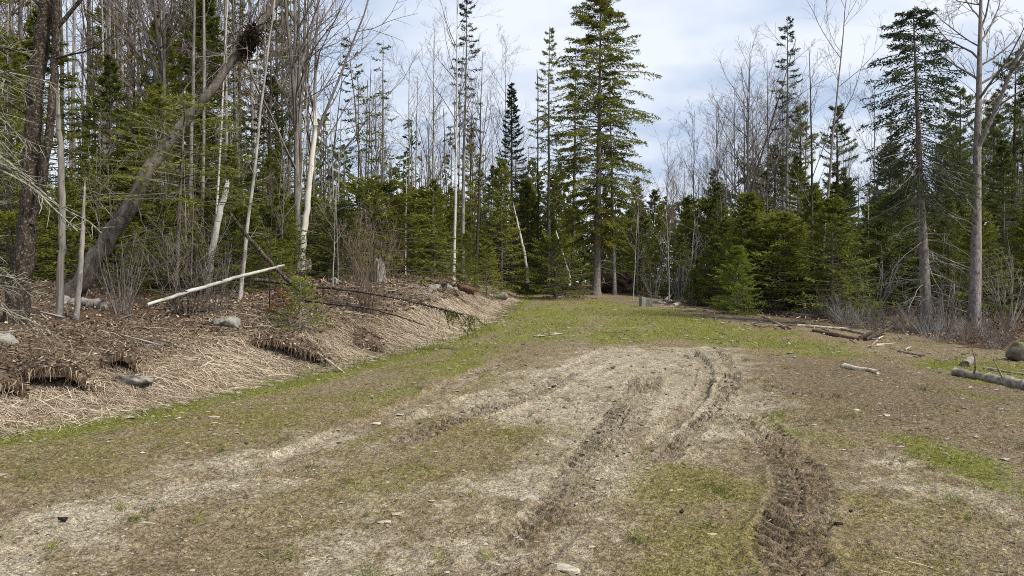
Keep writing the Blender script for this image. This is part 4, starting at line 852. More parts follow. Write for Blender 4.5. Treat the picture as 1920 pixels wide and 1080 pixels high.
filler(14, (650, 1000), (31, 44), [('bare_a', None), ('bare_e', None), ('bare_b', None)], 'fine leafless crowns behind the middle', 'fine-twigged leafless tree', 'maple_tree', (0, 120))
filler(46, (1150, 2050), (27, 44), [('bare_c', None), ('bare_e', None), ('bare_a', None), ('bare_c', {'crown': 'twig'})], 'leafless crowns of the right wood', 'leafless twiggy tree', 'maple_tree', (-10, 130))
filler(24, (1180, 2050), (26, 42), Pk[:4], 'slim trunks of the right wood', 'slim shaded trunk', 'slim_tree', (20, 180))
filler(24, (1170, 2100), (25, 40), [('fir_b', {'crown': 'sprucef'}), ('fir_c', None), ('fir_c', {'crown': 'sprucef'}), ('fir_tall', {'crown': 'sprucef'}), ('fir_b', None)], 'dark firs massed in the right wood', 'shaded fir', 'young_fir', (0, 1), minv=400)
filler(10, (1560, 2150), (27, 42), [('pine_a', None), ('pine_b', None)], 'dark pines of the right wood', 'deep-wood pine', 'pine_tree', (-10, 120))

filler(30, (-150, 720), (15.5, 30), [('fir_b', None), ('fir_c', None), ('fir_c', {'crown': 'hemlock'}), ('fir_tall', {'crown': 'hemlock'}), ('bush', None)], 'bushy firs filling the left wood', 'bushy fir', 'young_fir', (0, 1), minv=370)
filler(26, (-100, 760), (13.5, 26), [('sapling_a', None), ('sapling_b', None), ('sapling_a', {'trunk': 'brown', 'crown': 'twig'})], 'leafless saplings of the left wood', 'leafless sapling', 'sapling', (0, 1), minv=330, cat='sapling')
filler(22, (-100, 900), (14, 28), [('shrub_brown', None), ('shrub_red', None), ('shrub_grey', None)], 'brush of the left wood', 'leafless brush', 'leafless_shrub', (0, 1), minv=450, cat='shrub')
filler(20, (1170, 1950), (23, 32), [('sapling_a', None), ('sapling_b', None), ('sapling_b', {'trunk': 'brown', 'crown': 'twig'})], 'leafless saplings of the right wood', 'leafless sapling', 'sapling', (0, 1), minv=400, cat='sapling')
filler(16, (700, 1250), (33, 44), [('fir_c', None), ('fir_tall', None), ('fir_tall', {'crown': 'hemlock'})], 'firs closing the back of the clearing', 'closing-row fir', 'young_fir', (0, 1), minv=350)
filler(8, (-120, 600), (18, 30), [('bare_a', None), ('bare_c', None), ('bare_e', None), ('bare_d', None)], 'nearer leafless trees of the left wood', 'many-twigged leafless tree', 'maple_tree', (-150, 150), trr=(.45, .75))
filler(17, (-80, 520), (15.5, 26), [('fir_tall', {'crown': 'hemlock'}), ('hemlock2', None), ('hemlock2', {'crown': 'fir'}), ('fir_tall', None)], 'hemlocks of the left wood', 'broad hemlock', 'hemlock_tree', (180, 520), srr=(1.0, 1.4))
EF = [('fir_a', None), ('fir_b', None), ('fir_c', None), ('fir_b', {'crown': 'sprucef'}), ('fir_c', {'crown': 'hemlock'}), ('firbright', {'crown': 'fir'}), ('bush', {'crown': 'hemlock'})]
filler(44, (-80, 720), (13.5, 24), EF, 'firs under the left wood edge', 'spreading fir', 'young_fir', (0, 1), minv=410, srr=(1.2, 1.7), mind=.9)
filler(26, (640, 1010), (24.5, 33), EF, 'firs behind the bank top', 'spreading fir', 'young_fir', (0, 1), minv=415, srr=(1.15, 1.6), mind=.8)
filler(40, (1165, 2000), (20.5, 31), EF[:-1] + [('fir_c', None), ('fir_c', {'crown': 'sprucef'}), ('fir_b', {'crown': 'sprucef'})], 'firs along the right wood edge', 'spreading fir', 'young_fir', (0, 1), minv=410, srr=(1.2, 1.7), mind=.9)
filler(8, (1400, 2000), (27, 36), [('fir_tall', {'crown': 'sprucef'}), ('fir_tall', {'crown': 'hemlock'}), ('fir_c', {'crown': 'sprucef'})], 'taller firs of the right wood', 'tall fir', 'fir_tree', (0, 1), minv=330, srr=(1.1, 1.4))
filler(20, (1195, 1480), (31, 44), [('bare_c', {'crown': 'twig'}), ('bare_e', None), ('bare_a', None), ('bare_c', None)], 'grey crowns above the back firs', 'fine grey leafless crown', 'maple_tree', (-95, 30), trr=(.4, .7))
filler(26, (-60, 700), (13.8, 20), [('sapling_a', {'trunk': 'brown', 'crown': 'twig'}), ('pole_b', None), ('pole_a', None), ('sapling_b', {'trunk': 'grey', 'crown': 'twig'})], 'thin stems along the left wood edge', 'thin stem', 'slim_tree', (0, 1), minv=260, trr=(.3, .6))
# the far wood that reads as one mass
rng = np.random.default_rng(90); mb = MB(); fw = MB()
for k in range(300):
    u = rng.uniform(-500, 2500); y = rng.uniform(46, 75); b = on(u, y); vt = max(np.interp(u, ENV_U, ENV_V) + rng.uniform(40, 220), 250 + rng.uniform(-60, 60)) if k < 170 else rng.uniform(370, 460); hh = pt(u, vt, y)[2] - b[2]
    if rng.random() < .5 or k >= 170:
        nb = 40; t = .15 + .85 * (np.arange(nb) + rng.random(nb)) / nb; az = rng.random(nb) * 6.283; L = 1.6 * (1 - t) ** .8 + .15; O = b + np.stack([0 * t, 0 * t, t * hh], -1)
        D = np.stack([np.cos(az), np.sin(az), .3 * t - .25], -1); Q = O[:, None] + D[:, None] * (L[:, None] * np.array([.15, .35, .55, .75, .95])[None])[..., None]
        Q = Q.reshape(-1, 3); kk = len(Q); fw.kites(Q + .12 * rng.normal(size=Q.shape), np.repeat(D, 5, 0) + .5 * rng.normal(size=(kk, 3)), .55, .28, rng, rng.random(kk), .4)
        mb.tubes(np.stack([b - [0, 0, .3], b + [0, 0, hh]]), np.array([.11, .02]), 4)
    else:
        P = np.stack([b - [0, 0, .3], b + [rng.normal(0, .2), 0, hh * .5], b + [rng.normal(0, .3), 0, hh]]); mb.tubes(P, np.array([.10, .06, .02]), 4)
        O, D, L, r = shoots(rng, P[None], np.array([[.1, .06, .02]]), 12, .35, .6, .3, .4); P1, R1 = grow(rng, O, D, L, np.full(len(O), .02), 4, .4, .2, .4); mb.tubes(P1, R1, 3)
        O, D, L, r = shoots(rng, P1, R1, 5, .2, .6, .5, .6); P1, R1 = grow(rng, O, D, L, np.full(len(O), .011), 3, .4, .2, .5); mb.tubes(P1, R1, 3)
fr_ = ob('distant_woods', mb.mesh('distant_woods'), M['twig'], kind='stuff', label='far grey wood showing between the nearer trunks', cat='woods')
ob('foliage', fw.mesh('foliage'), M['sprucef'], parent=fr_, kind='stuff')

for o, u, lb_ in LOWS: PENDING.append((o, u, lb_ + near(u), 'low shrubs at the right wood edge'))
# ------------------------------------------------------------------ logs, stumps, rocks, blocks
def log(name, pts, wpx, mat, label, cat='log', seed=0, end='cream', sides=10, sub=0):
    o = stem_obj(name, pts, wpx, mat, label, cat, sides, 0, 6, None, seed, None, 0, .16); return o
def glog(name, a, b, r, mat, label, cat='log', lift=None, seed=0, bend=.0, r2=None, n=9, branches=0):
    """a log lying on the ground between two photograph points of the ground"""
    p, q = gp(*a), gp(*b); rng = np.random.default_rng(seed); t = np.linspace(0, 1, n)
    XY = p + (q - p) * t[:, None]; nrm = np.array([-(q - p)[1], (q - p)[0]]); XY = XY + nrm * (bend * np.sin(t * math.pi))[:, None]
    z0, z1 = float(H(*p)), float(H(*q)); Z = np.maximum(z0 + (z1 - z0) * t, H(XY[:, 0], XY[:, 1]) - r * .2) + r * .72
    if lift is not None: Z = Z + np.interp(t, [0, 1], lift)
    P = np.column_stack([XY, Z]); P[:, 2] += rng.normal(0, r * .08, n); R = np.linspace(r, r if r2 is None else r2, n)
    c = P[0].copy(); mb = MB().tubes(P - c, R * (1 + .12 * rng.normal(size=n)), 12, cap=True, rough=.26, rng=rng)
    if branches:
        O, D, L, rr_ = shoots(rng, (P - c)[None], R[None], branches, .15, 1.1, 1, .4); P1, R1 = grow(rng, O, D, .15 + .4 * rng.random(len(O)), np.full(len(O), r * .3), 4, .1, .3, .3); mb.tubes(P1, R1, 4)
    return ob(name, mb.mesh(name, True), M.get(mat + '_lie', M[mat]), label=label, cat=cat, loc=c)
log('fallen_log', [(277, 571, 11.2), (345, 550, 11.6), (420, 527, 12.0), (475, 512, 12.3), (533, 497, 12.7)], [6, 7, 7, 6, 4], 'birch', 'long white birch log propped slantwise through the stems on the bank', seed=21)
log('fallen_pole', [(423, 388, 12.9), (452, 428, 12.9), (500, 485, 12.8), (535, 520, 12.8), (572, 552, 12.7)], [5, 7, 8, 8, 9], 'dark', 'dark fallen pole slanting down across the pale log', seed=22)
o = log('fallen_spar', [(478, 525, 13.6), (590, 537, 13.3), (690, 549, 13.1), (790, 570, 12.9), (868, 590, 12.8)], [7, 6, 5, 4, 3], 'dark', 'long thin fallen fir spar hanging over the bank with green tip', 'fallen tree', seed=23)
rng = np.random.default_rng(65); ol = np.array(o.location); a, b_ = pt(790, 570, 12.9) - ol, pt(890, 592, 12.8) - ol
n_ = 60; s = rng.random(n_); O = a + (b_ - a) * s[:, None] ; D = np.column_stack([rng.normal(.4, .5, n_), rng.normal(0, .6, n_), rng.normal(-.9, .4, n_)])
P1, R1 = grow(rng, O, D, .12 + .32 * rng.random(n_) * (.4 + s), np.full(n_, .004), 5, -.5, .25, .4); mb = MB().tubes(P1, R1, 3); ob('side_branches', mb.mesh('side_branches'), M['twig'], parent=o, kind='stuff')
T = rng.random((n_, 26)); i = np.clip((T * 4).astype(int), 0, 3); Q = np.take_along_axis(P1, i[..., None], 1) + np.take_along_axis(np.diff(P1, axis=1), i[..., None], 1) * (T * 4 - i)[..., None]
kd = np.repeat(unit(P1[:, -1] - P1[:, 0])[:, None], 26, 1) + .8 * rng.normal(size=Q.shape); keep_ = np.repeat((s > .35)[:, None], 26, 1).ravel()
mb = MB().kites(Q.reshape(-1, 3)[keep_], kd.reshape(-1, 3)[keep_], .05, .013, rng, rng.random(keep_.sum()), .2); ob('foliage', mb.mesh('foliage'), M['fir'], parent=o, kind='stuff')
log('fallen_branch', [(548, 560, 12.6), (620, 570, 12.4), (690, 578, 12.2), (760, 597, 12.1), (800, 612, 12)], [4, 4, 4, 3, 2], 'dark', 'thin dark branch on the straw below the long fir spar', 'branch', seed=24)
log('rotten_log', [(118, 566, 12.2), (150, 570, 12.1), (194, 572, 12.0)], [22, 22, 20], 'weathered', 'short rotten log with its sawn end showing behind the snags', seed=25)
log('red_log', [(862, 536, 20.5), (876, 542, 20.3), (892, 549, 20.1)], [12, 14, 12], 'rust', 'short red-brown log chunk on the bank top right of the boulders', seed=26)
glog('long_log', (1790, 703), (1945, 735), .055, 'weathered', 'pale weathered log lying on the grass at the right border', seed=27, r2=.075, bend=.02, n=22, branches=3)
glog('short_log', (1810, 688), (1822, 678), .055, 'weathered', 'short pale log touching the end of the log at the right border', seed=28)
glog('grey_branch', (1845, 692), (1960, 712), .022, 'weathered', 'thin grey branch on the grass behind the log at the right border', 'branch', seed=29)
glog('fallen_log', (1405, 581), (1535, 598), .05, 'weathered', 'long pale fallen log at the foot of the twin trunks', seed=30)
glog('fallen_log', (1420, 574), (1530, 588), .075, 'rust', 'reddish fallen log behind the pale one left of the twin trunks', seed=31, lift=(.10, .02))
glog('slash_pole', (1335, 596), (1440, 603), .03, 'weathered', 'grey pole lying along the grass in front of the bright fir', 'pole', seed=32)
glog('slash_pole', (1430, 595), (1475, 618), .035, 'weathered', 'pale pole pointing at the camera in the slash right of the bright fir', 'pole', seed=33)
glog('slash_pole', (1495, 612), (1592, 620), .035, 'cream', 'bright peeled pole in the slash right of the twin trunks', 'pole', seed=34, branches=3)
glog('slash_pole', (1525, 622), (1615, 640), .04, 'rust', 'red-brown rotten pole along the grass edge right of the twin trunks', 'pole', seed=35)
glog('slash_pole', (1560, 615), (1640, 632), .03, 'weathered', 'weathered pole across the slash left of the raised black branch', 'pole', seed=36)
glog('black_branch', (1622, 640), (1672, 628), .04, 'dark', 'black branch with one end raised out of the slash', 'branch', seed=37, lift=(0, .14))
glog('black_branch', (1612, 636), (1640, 630), .03, 'dark', 'short black branch left of the raised black branch', 'branch', seed=38, lift=(.0, .08))
glog('slash_stick', (1685, 660), (1732, 670), .022, 'weathered', 'thin pale stick on bare soil before the big spruce', 'stick', seed=39)
glog('fallen_pole', (1185, 548), (1240, 562), .06, 'weathered', 'pale log in front of the upturned root plate', seed=40)
glog('brush_log', (1252, 548), (1288, 556), .08, 'weathered', 'grey log slanting through the brush heap', seed=41, lift=(.25, .05))
glog('brush_log', (1245, 566), (1282, 552), .05, 'twiglight', 'pale crooked limb in the brush heap', seed=42, lift=(0, .3), branches=4)
glog('scrap_wood', (1583, 690), (1648, 702), .035, 'cream', 'split pale piece of wood on bare soil in the right middle', 'wood scrap', seed=43, branches=0)
glog('scrap_wood', (1580, 687), (1625, 695), .02, 'weathered', 'thin grey splinter behind the split pale wood', 'wood scrap', seed=44)
glog('wood_chunk', (1262, 576), (1274, 573), .07, 'cream', 'short cream log end before the brush heap', 'wood chunk', seed=45)
glog('wood_chunk', (1236, 570), (1250, 571), .05, 'cream', 'small pale wood chunk right of the two grey blocks', 'wood chunk', seed=46)
glog('dead_stick', (585, 655), (645, 700), .014, 'cream', 'pale stick lying down the straw bank', 'stick', seed=47)
glog('dead_stick', (90, 645), (130, 655), .03, 'rust', 'orange-brown bark slab on the bank top at the left', 'bark slab', seed=48)
for k in range(84):
    rng = np.random.default_rng(500 + k); u = rng.uniform(10, 930); v = rng.uniform(560, 660) if u < 450 else rng.uniform(515, 600) if u < 760 else rng.uniform(535, 560)
    du = rng.normal(0, 45); glog('dead_stick', (u, v), (u + du, v + rng.normal(0, 10)), .009 + .008 * rng.random(), ['weathered', 'twig', 'twiglight'][k % 3], 'dead stick strewn on the leaf litter above the straw bank', 'stick', lift=(0, .12 * rng.random()), seed=k, n=5, r2=.005)
    PENDING.append((C.objects[-1], u, ['grey', 'brown', 'pale'][k % 3] + ' dead stick ' + near(u).replace('behind', 'in front of').replace('the left border', 'the left border'), 'dead sticks on the bank top'))
for k in range(64):
    rng = np.random.default_rng(600 + k); u = rng.uniform(1230, 1700); v = np.interp(u, [1230, 1300, 1440, 1530, 1700], [566, 578, 600, 612, 645]) + rng.normal(1, 8)
    glog('slash_stick', (u, v), (u + rng.normal(0, 30), v + rng.normal(2, 5)), .012 + .012 * rng.random(), ['weathered', 'twiglight', 'rust', 'cream'][k % 4], 'broken stick in the line of slash along the right grass edge', 'stick', lift=(0, .05 * rng.random()), seed=k, n=5, r2=.008)
    PENDING.append((C.objects[-1], u, ['weathered', 'pale', 'red-brown', 'cream'][k % 4] + ' broken stick in the slash ' + near(u).replace('behind', 'in front of'), 'broken sticks in the slash line'))

def rock(name, u, v, size, mat, label, cat='rock', seed=0, sink=.36, y=None, group=None, sub=4, angular=.5):
    rng = np.random.default_rng(1000 + seed); bm = bmesh.new(); bmesh.ops.create_icosphere(bm, subdivisions=sub, radius=1)
    X = np.array([vv.co[:] for vv in bm.verts]); Fc = np.array([[q.index for q in f.verts] for f in bm.faces]); bm.free()
    X = X / np.abs(X).max(1, keepdims=True) ** (angular * .5)
    for _ in range(11):
        n_ = unit(rng.normal(size=3)); d = rng.uniform(.28, .72); pr = X @ n_; X = X - np.where(pr > d, (pr - d) * .9, 0)[:, None] * n_
    N_ = unit(X); X = X + N_ * sum(a_ * (vnoise(X[:, 0] * f_ + 9, X[:, 1] * f_ + X[:, 2] * f_ * .9, seed + f_) - .5) for a_, f_ in ((.30, 2), (.18, 5), (.09, 11), (.05, 23)))[:, None]
    X = X * np.array(size) / 2; a = rng.random() * .8 - .4; X[:, :2] = X[:, :2] @ np.array([[math.cos(a), math.sin(a)], [-math.sin(a), math.cos(a)]])
    p = gp(u, v) if y is None else on(u, y)[:2]; z = float(G(np.array([p[0]]), np.array([p[1]]))[0])
    return ob(name, make_mesh(name, X, None, Fc, True), M[mat], label=label, cat=cat, group=group, loc=(p[0], p[1], z + size[2] * (.5 - sink)))
rock('rock', 420, 612, (.66, .5, .36), 'rock', 'flat grey rock perched on the bank below the stem thicket', seed=1)
rock('rock', 490, 641, (.36, .32, .22), 'rock', 'small square grey rock tucked under the dark overhanging bank', seed=2)
rock('boulder', 1918, 678, (1.1, .9, .62), 'mossrock', 'mossy grey boulder at the right border', 'boulder', seed=3)
rock('rock', 8, 645, (.5, .42, .34), 'rock', 'pale grey rock at the foot of the dark forked tree', seed=4)
for k, (u, v, s_, l) in enumerate([(838, 541, .42, 'left boulder of the row on the bank top'), (815, 544, .34, 'small boulder left of the bank-top row'), (856, 546, .36, 'boulder next to the red-brown log chunk'), (935, 562, .5, 'flat stone low on the bank at its far end'), (742, 508, .4, 'dark stone behind the grey stump'), (628, 530, .34, 'pale stone in the litter left of the grey stump'), (260, 722, .34, 'dark stone half buried in straw under the left bank hole')]):
    rock('rock', u, v, (s_ * 1.3, s_ * 1.1, s_ * .8), 'rock', l, seed=10 + k)
for k, (u, v, w_, l) in enumerate([(990, 940, .21, 'largest flat pale stone in the muddy track'), (1062, 1072, .20, 'grey stone cut by the lower picture edge'), (722, 984, .10, 'round pale stone left of the muddy track'), (746, 970, .10, 'pale stone just behind the round pale stone'), (1108, 1031, .07, 'pale pebble in the olive grass near the bottom'), (1332, 1007, .085, 'white flat sliver of stone in the olive grass'), (270, 986, .13, 'thin pale stone in the bare strip at lower left'), (810, 940, .09, 'pale stone left of the largest flat stone'), (1660, 975, .05, 'lone white pebble right of the tread track'), (1420, 1004, .07, 'white stone at the left side of the tread track'), (1818, 1023, .07, 'cream stone in the lower right corner'), (1880, 1028, .055, 'pale stone beside the lower right corner stone'), (1660, 780, .14, 'flat pale stone in the right bare soil'), (1605, 770, .16, 'pale flat stone left of the flat one in right soil'), (1885, 866, .12, 'white stone near the right border grass patch'), (1720, 700, .1, 'white stone on soil before the right grass patch'), (700, 790, .16, 'pale flat stone on the old rut in the middle'), (745, 772, .18, 'cream flat stone farther along the old rut'), (1010, 630, .35, 'bright flat stone lying in the far grass'), (1040, 627, .45, 'longest bright slab lying in the far grass'), (1303, 601, .22, 'cream stone at the far right grass edge'), (1570, 662, .3, 'pale slab at the right end of the green grass'), (240, 785, .2, 'grey stone in the bright grass edge at left'), (5, 890, .1, 'white stone cut by the left picture edge'), (400, 785, .16, 'grey slab in the left grass strip'), (1690, 840, .08, 'pale chip left of the green clover patch')]):
    rock('stone', u, v, (w_ * .95, w_ * .62, w_ * .24), 'palestone', l, 'stone', seed=40 + k, sub=3, sink=.42, angular=.9)
rock('soil_clod', 1277, 962, (.035, .03, .05), 'soil', 'small black round lump standing in the olive grass', 'clod', seed=90, sub=2, sink=.1)
rock('soil_clod', 1571, 997, (.065, .05, .035), 'soil', 'black clod right of the tread track', 'clod', seed=91, sub=2, sink=.2)
rock('soil_clod', 1595, 965, (.03, .03, .025), 'soil', 'smaller black clod behind the black clod', 'clod', seed=92, sub=2, sink=.2)
rock('soil_clod', 120, 985, (.08, .06, .04), 'soil', 'dark clod in the bare strip at lower left', 'clod', seed=93, sub=2, sink=.2)

def stump(name, u, v, w_, h, mat, label, seed, y=None):
    rng = np.random.default_rng(seed); p = gp(u, v) if y is None else on(u, y)[:2]; z = float(H(*p)); n = 14; a = np.arange(n) / n * 6.283
    ring = lambda r, zz: np.column_stack([r * np.cos(a), r * np.sin(a), np.broadcast_to(zz, n)])
    rr_ = w_ / 2 * (1 + .2 * rng.normal(size=n)); top = h * (.72 + .45 * rng.random(n))
    Vv = np.vstack([ring(rr_ * 1.5, -.2), ring(rr_ * 1.25, .05), ring(rr_, h * .3), ring(rr_ * .92, h * .65), ring(rr_ * .85, top), ring(rr_ * .6, top * .9), [[0, 0, h * .65]]])
    Q = [[k * n + i, k * n + (i + 1) % n, (k + 1) * n + (i + 1) % n, (k + 1) * n + i] for k in range(5) for i in range(n)]; T = [[5 * n + i, 5 * n + (i + 1) % n, 6 * n] for i in range(n)]
    return ob(name, make_mesh(name, Vv, Q, T, False), M[mat], label=label, cat='stump', loc=(p[0], p[1], z))
stump('white_stump', 575, 492, .26, .42, 'cream', 'short splintered cream stump at the foot of the white dead trunk', 33, y=19.6)
stump('tree_stump', 713, 530, .26, .52, 'weathered', 'grey splintered stump behind the twiggy red bush', 31)

# sod lips overhanging the hollows, with grass hanging from them
for q, (p, a_, l_, w_, fl, dep) in enumerate(HOLEP):
    rng = np.random.default_rng(2000 + q); nl, na = 22, 9; c0 = np.array([p[0], p[1], fl])
    L_, A_ = np.meshgrid(np.linspace(-.72, .72, nl) * w_, np.linspace(.0, .85, na), indexing='ij')
    A_ = A_ + (.10 * fbm(L_ * 4 + q, A_ * 0, 1, 3, 53)) * (1 - A_); X_ = p[0] + a_[0] * A_ + l_[0] * L_; Y_ = p[1] + a_[1] * A_ + l_[1] * L_
    arch = np.clip(1 - (np.abs(L_) / (w_ * .72)) ** 2, 0, 1)
    Zt = H(X_, Y_) + .03 + .05 * fbm(X_, Y_, 2.5, 3, 54) + (.05 + .5 * dep) * arch * (1 + .5 * fbm(X_ * 3, Y_ * 3, 1, 2, 56)) * np.clip(1 - A_ / .85, 0, 1); thick = .09 + .05 * fbm(X_, Y_, 5, 2, 55)
    Zt = Zt - .14 * (1 - arch) - .03 * sst(.6, .85, A_); Zb = Zt - thick
    Vv = np.concatenate([np.stack([X_, Y_, Zt], -1).reshape(-1, 3), np.stack([X_, Y_, Zb], -1).reshape(-1, 3)]) - c0
    id_ = np.arange(nl * na).reshape(nl, na); o_ = nl * na
    Q = [[id_[i, j], id_[i + 1, j], id_[i + 1, j + 1], id_[i, j + 1]] for i in range(nl - 1) for j in range(na - 1)]; Q += [[b + o_ for b in f[::-1]] for f in Q]
    Q += [[id_[i, 0] + o_, id_[i + 1, 0] + o_, id_[i + 1, 0], id_[i, 0]] for i in range(nl - 1)] + [[id_[0, j], id_[0, j + 1], id_[0, j + 1] + o_, id_[0, j] + o_] for j in range(na - 1)] + [[id_[-1, j + 1], id_[-1, j], id_[-1, j] + o_, id_[-1, j + 1] + o_] for j in range(na - 1)]
    root = ob('overhanging_sod', None, label=['sod lip over the largest black hollow at the left of the bank', 'sod lip over the small black hollow below the snags', 'sod lip over the hollow at the left border', 'long dark sod overhang right of the square grey rock', 'sod overhang below the twiggy red bush'][q], cat='sod', loc=c0)
    ob('sod', make_mesh('sod', Vv, Q, None, False), M['sod'], parent=root)
    k = int(620 * w_); k = int(k * .6); i_ = rng.integers(0, nl, k); st_ = np.stack([X_, Y_, Zt], -1)[i_, np.where(rng.random(k) < .5, 0, rng.integers(0, na, k))] - c0 + np.column_stack([l_[0] * rng.normal(0, .04, k), l_[1] * rng.normal(0, .04, k), -.02 * rng.random(k)]); D = np.column_stack([-a_[0] + .5 * rng.normal(size=k) * l_[0], -a_[1] + .5 * rng.normal(size=k) * l_[1], rng.normal(.1, .3, k)])
    P1, _ = grow(rng, st_, D, .05 + .13 * rng.random(k) ** 1.5, np.full(k, .004), 5, -3.0, .25); W_ = (.003 + .004 * rng.random(k))[:, None] * np.linspace(1, .3, 5)
    hg = MB().tubes(P1, W_, 3, tint=np.clip(.22 + .25 * rng.normal(size=k), 0, 1)); ob('hanging_grass', hg.mesh('hanging_grass'), M['straw'], parent=root, kind='stuff')
    k = int(1500 * w_); i_ = rng.integers(0, nl, k); j_ = rng.integers(0, na, k); st_ = np.stack([X_, Y_, Zt], -1)[i_, j_] - c0 + .05 * rng.normal(size=(k, 3)) * np.array([1, 1, .15]) + np.array([0, 0, .012])
    ob('leaf_cover', MB().kites(st_, np.column_stack([rng.normal(size=(k, 2)), .35 * rng.normal(size=k)]), .035 + .05 * rng.random(k), .012 + .02 * rng.random(k), rng, np.clip(.4 + .3 * rng.normal(size=k), 0, 1), .6).mesh('leaf_cover'), M['litter'], parent=root, kind='stuff')

# two grey blocks
for u, w_, h, l in ((1205, .17, .30, 'taller left one of two grey concrete blocks at the far grass edge'), (1217, .20, .25, 'lower right one of two grey concrete blocks at the far grass edge')):
    p = gp(u, 575); bm = bmesh.new(); bmesh.ops.create_cube(bm, size=1); bmesh.ops.scale(bm, vec=(w_, .24, h + .1), verts=bm.verts)
    bmesh.ops.bevel(bm, geom=bm.edges[:], offset=.018, segments=2, affect='EDGES'); me = bpy.data.meshes.new('concrete_block'); bm.to_mesh(me); bm.free()
    o = ob('concrete_block', me, M['concrete'], label=l, cat='block', loc=(p[0], p[1], float(H(*p)) + h / 2 - .05)); o.rotation_euler = (.03, .04 if u < 1210 else -.05, .15 if u < 1210 else -.2)

# upturned root plate
p = gp(1172, 552); rng = np.random.default_rng(66); k = 1800; a = rng.random(k) * 6.283; r_ = rng.random(k) ** .5
root = ob('root_plate', None, label='upturned black root plate of a fallen tree right of the largest hemlock', cat='root plate', loc=(p[0], p[1] + 1.2, float(H(*p)) + .35))
bm = bmesh.new(); bmesh.ops.create_icosphere(bm, subdivisions=4, radius=1); X = np.array([q.co[:] for q in bm.verts]); Fc = np.array([[q.index for q in f.verts] for f in bm.faces]); bm.free()
X = X * np.array([.72, .3, .62]) * (1 + .5 * (vnoise(X[:, 0] * 4 + 5, X[:, 2] * 4 + X[:, 1] * 3, 7) - .5)[:, None]); ob('earth', make_mesh('earth', X, None, Fc, False), M['soil'], parent=root)
k = 60; a = rng.random(k) * 6.283; O = np.column_stack([.6 * np.cos(a), rng.normal(-.15, .15, k), .52 * np.sin(a)]) * rng.random((k, 1)) ** .4; D = np.column_stack([np.cos(a), rng.normal(-.8, .4, k), np.sin(a)])
P1, R1 = grow(rng, O, D, .15 + .35 * rng.random(k), .008 + .014 * rng.random(k), 6, -.5, .5, .2); ob('roots', MB().tubes(P1, R1, 4).mesh('roots'), M['dark'], parent=root, kind='stuff')

# ------------------------------------------------------------------ straw, litter, grass, pebbles
def scatter_fan(rng, n, umin, umax, ymin, ymax):
    y = np.exp(rng.uniform(math.log(ymin), math.log(ymax), n)); u = rng.uniform(umin, umax, n); return (u - 960) / F * y, y
def strands(rng, x, y, L, wdt, dirx, diry, lift, arch, tint, n=4, wig=.12):
    """thin two-sided blades arching along a ground direction"""
    k = len(x); z = G(x, y); s = np.linspace(0, 1, n); D = np.column_stack([dirx, diry]); D = unit(D)
    P = np.empty((k, n, 3)); w1 = rng.normal(0, wig, (k, 1)) * s[None] ** 2
    P[:, :, 0] = x[:, None] + (D[:, :1] * s - D[:, 1:] * w1) * L[:, None]; P[:, :, 1] = y[:, None] + (D[:, 1:] * s + D[:, :1] * w1) * L[:, None]
    g0 = H(P[:, :, 0], P[:, :, 1]); base = z - H(x, y)
    P[:, :, 2] = g0 + base[:, None] * (1 - s) + L[:, None] * (lift[:, None] * s - arch[:, None] * s ** 2)
    P[:, :, 2] = np.maximum(P[:, :, 2], g0 - .02 + .02 * rng.random((k, 1)))
    S = np.column_stack([-D[:, 1], D[:, 0], rng.normal(0, .8, k)]); S = unit(S)
    W = (wdt[:, None] * np.linspace(1, .25, n)[None])[..., None] * .5
    Vv = np.stack([P - S[:, None] * W, P + S[:, None] * W], 2).reshape(-1, 3)
    b = np.arange(k)[:, None] * 2 * n; i = np.arange(n - 1)[None] * 2; Q = np.stack([b + i, b + i + 1, b + i + 3, b + i + 2], -1).reshape(-1, 4)
    return Vv, Q, np.repeat(tint, 2 * n)
rng = np.random.default_rng(101)
def bank_pts(n, dlo, dhi, ylo, yhi, pw=1.0):
    y = np.exp(rng.uniform(math.log(ylo), math.log(yhi), n)); d = dlo + (dhi - dlo) * rng.random(n) ** pw
    return np.interp(y, EY, EX) - d / .92, y, d
x, y, d = bank_pts(62000, -.12, 2.8, 5.2, 29, 1.1)
pch = fbm(x, y, .9, 3, 201); keep_ = rng.random(len(x)) < np.clip(1.2 - .42 * np.clip(d - 1.0, 0, 9) + .9 * pch, .08, 1)
x, y, d = x[keep_], y[keep_], d[keep_]; k = len(x)
slope = np.column_stack([np.full(k, .92), np.full(k, -.35)]) + .55 * rng.normal(size=(k, 2)) + np.column_stack([.5 * fbm(x, y, .7, 2, 202), .7 * fbm(x, y, .7, 2, 203)])
tn = np.clip(.66 + .24 * rng.normal(size=k) - .38 * np.clip(d - .8, 0, 1) + .25 * fbm(x, y, .8, 2, 204), 0, 1)
mb = MB(); mb.add(*[a for a in strands(rng, x, y, .12 + .38 * rng.random(k) ** 1.3, (.0035 + .005 * rng.random(k)) * np.clip(y / 9, 1, 1.8), slope[:, 0], slope[:, 1], .10 + .35 * rng.random(k), .25 + .35 * rng.random(k), tn, wig=.3)][:2], None, tn.repeat(8))
ob('dry_straw', mb.mesh('dry_straw'), M['straw'], kind='stuff', label='matted pale dry grass lying down the ditch bank', cat='straw')
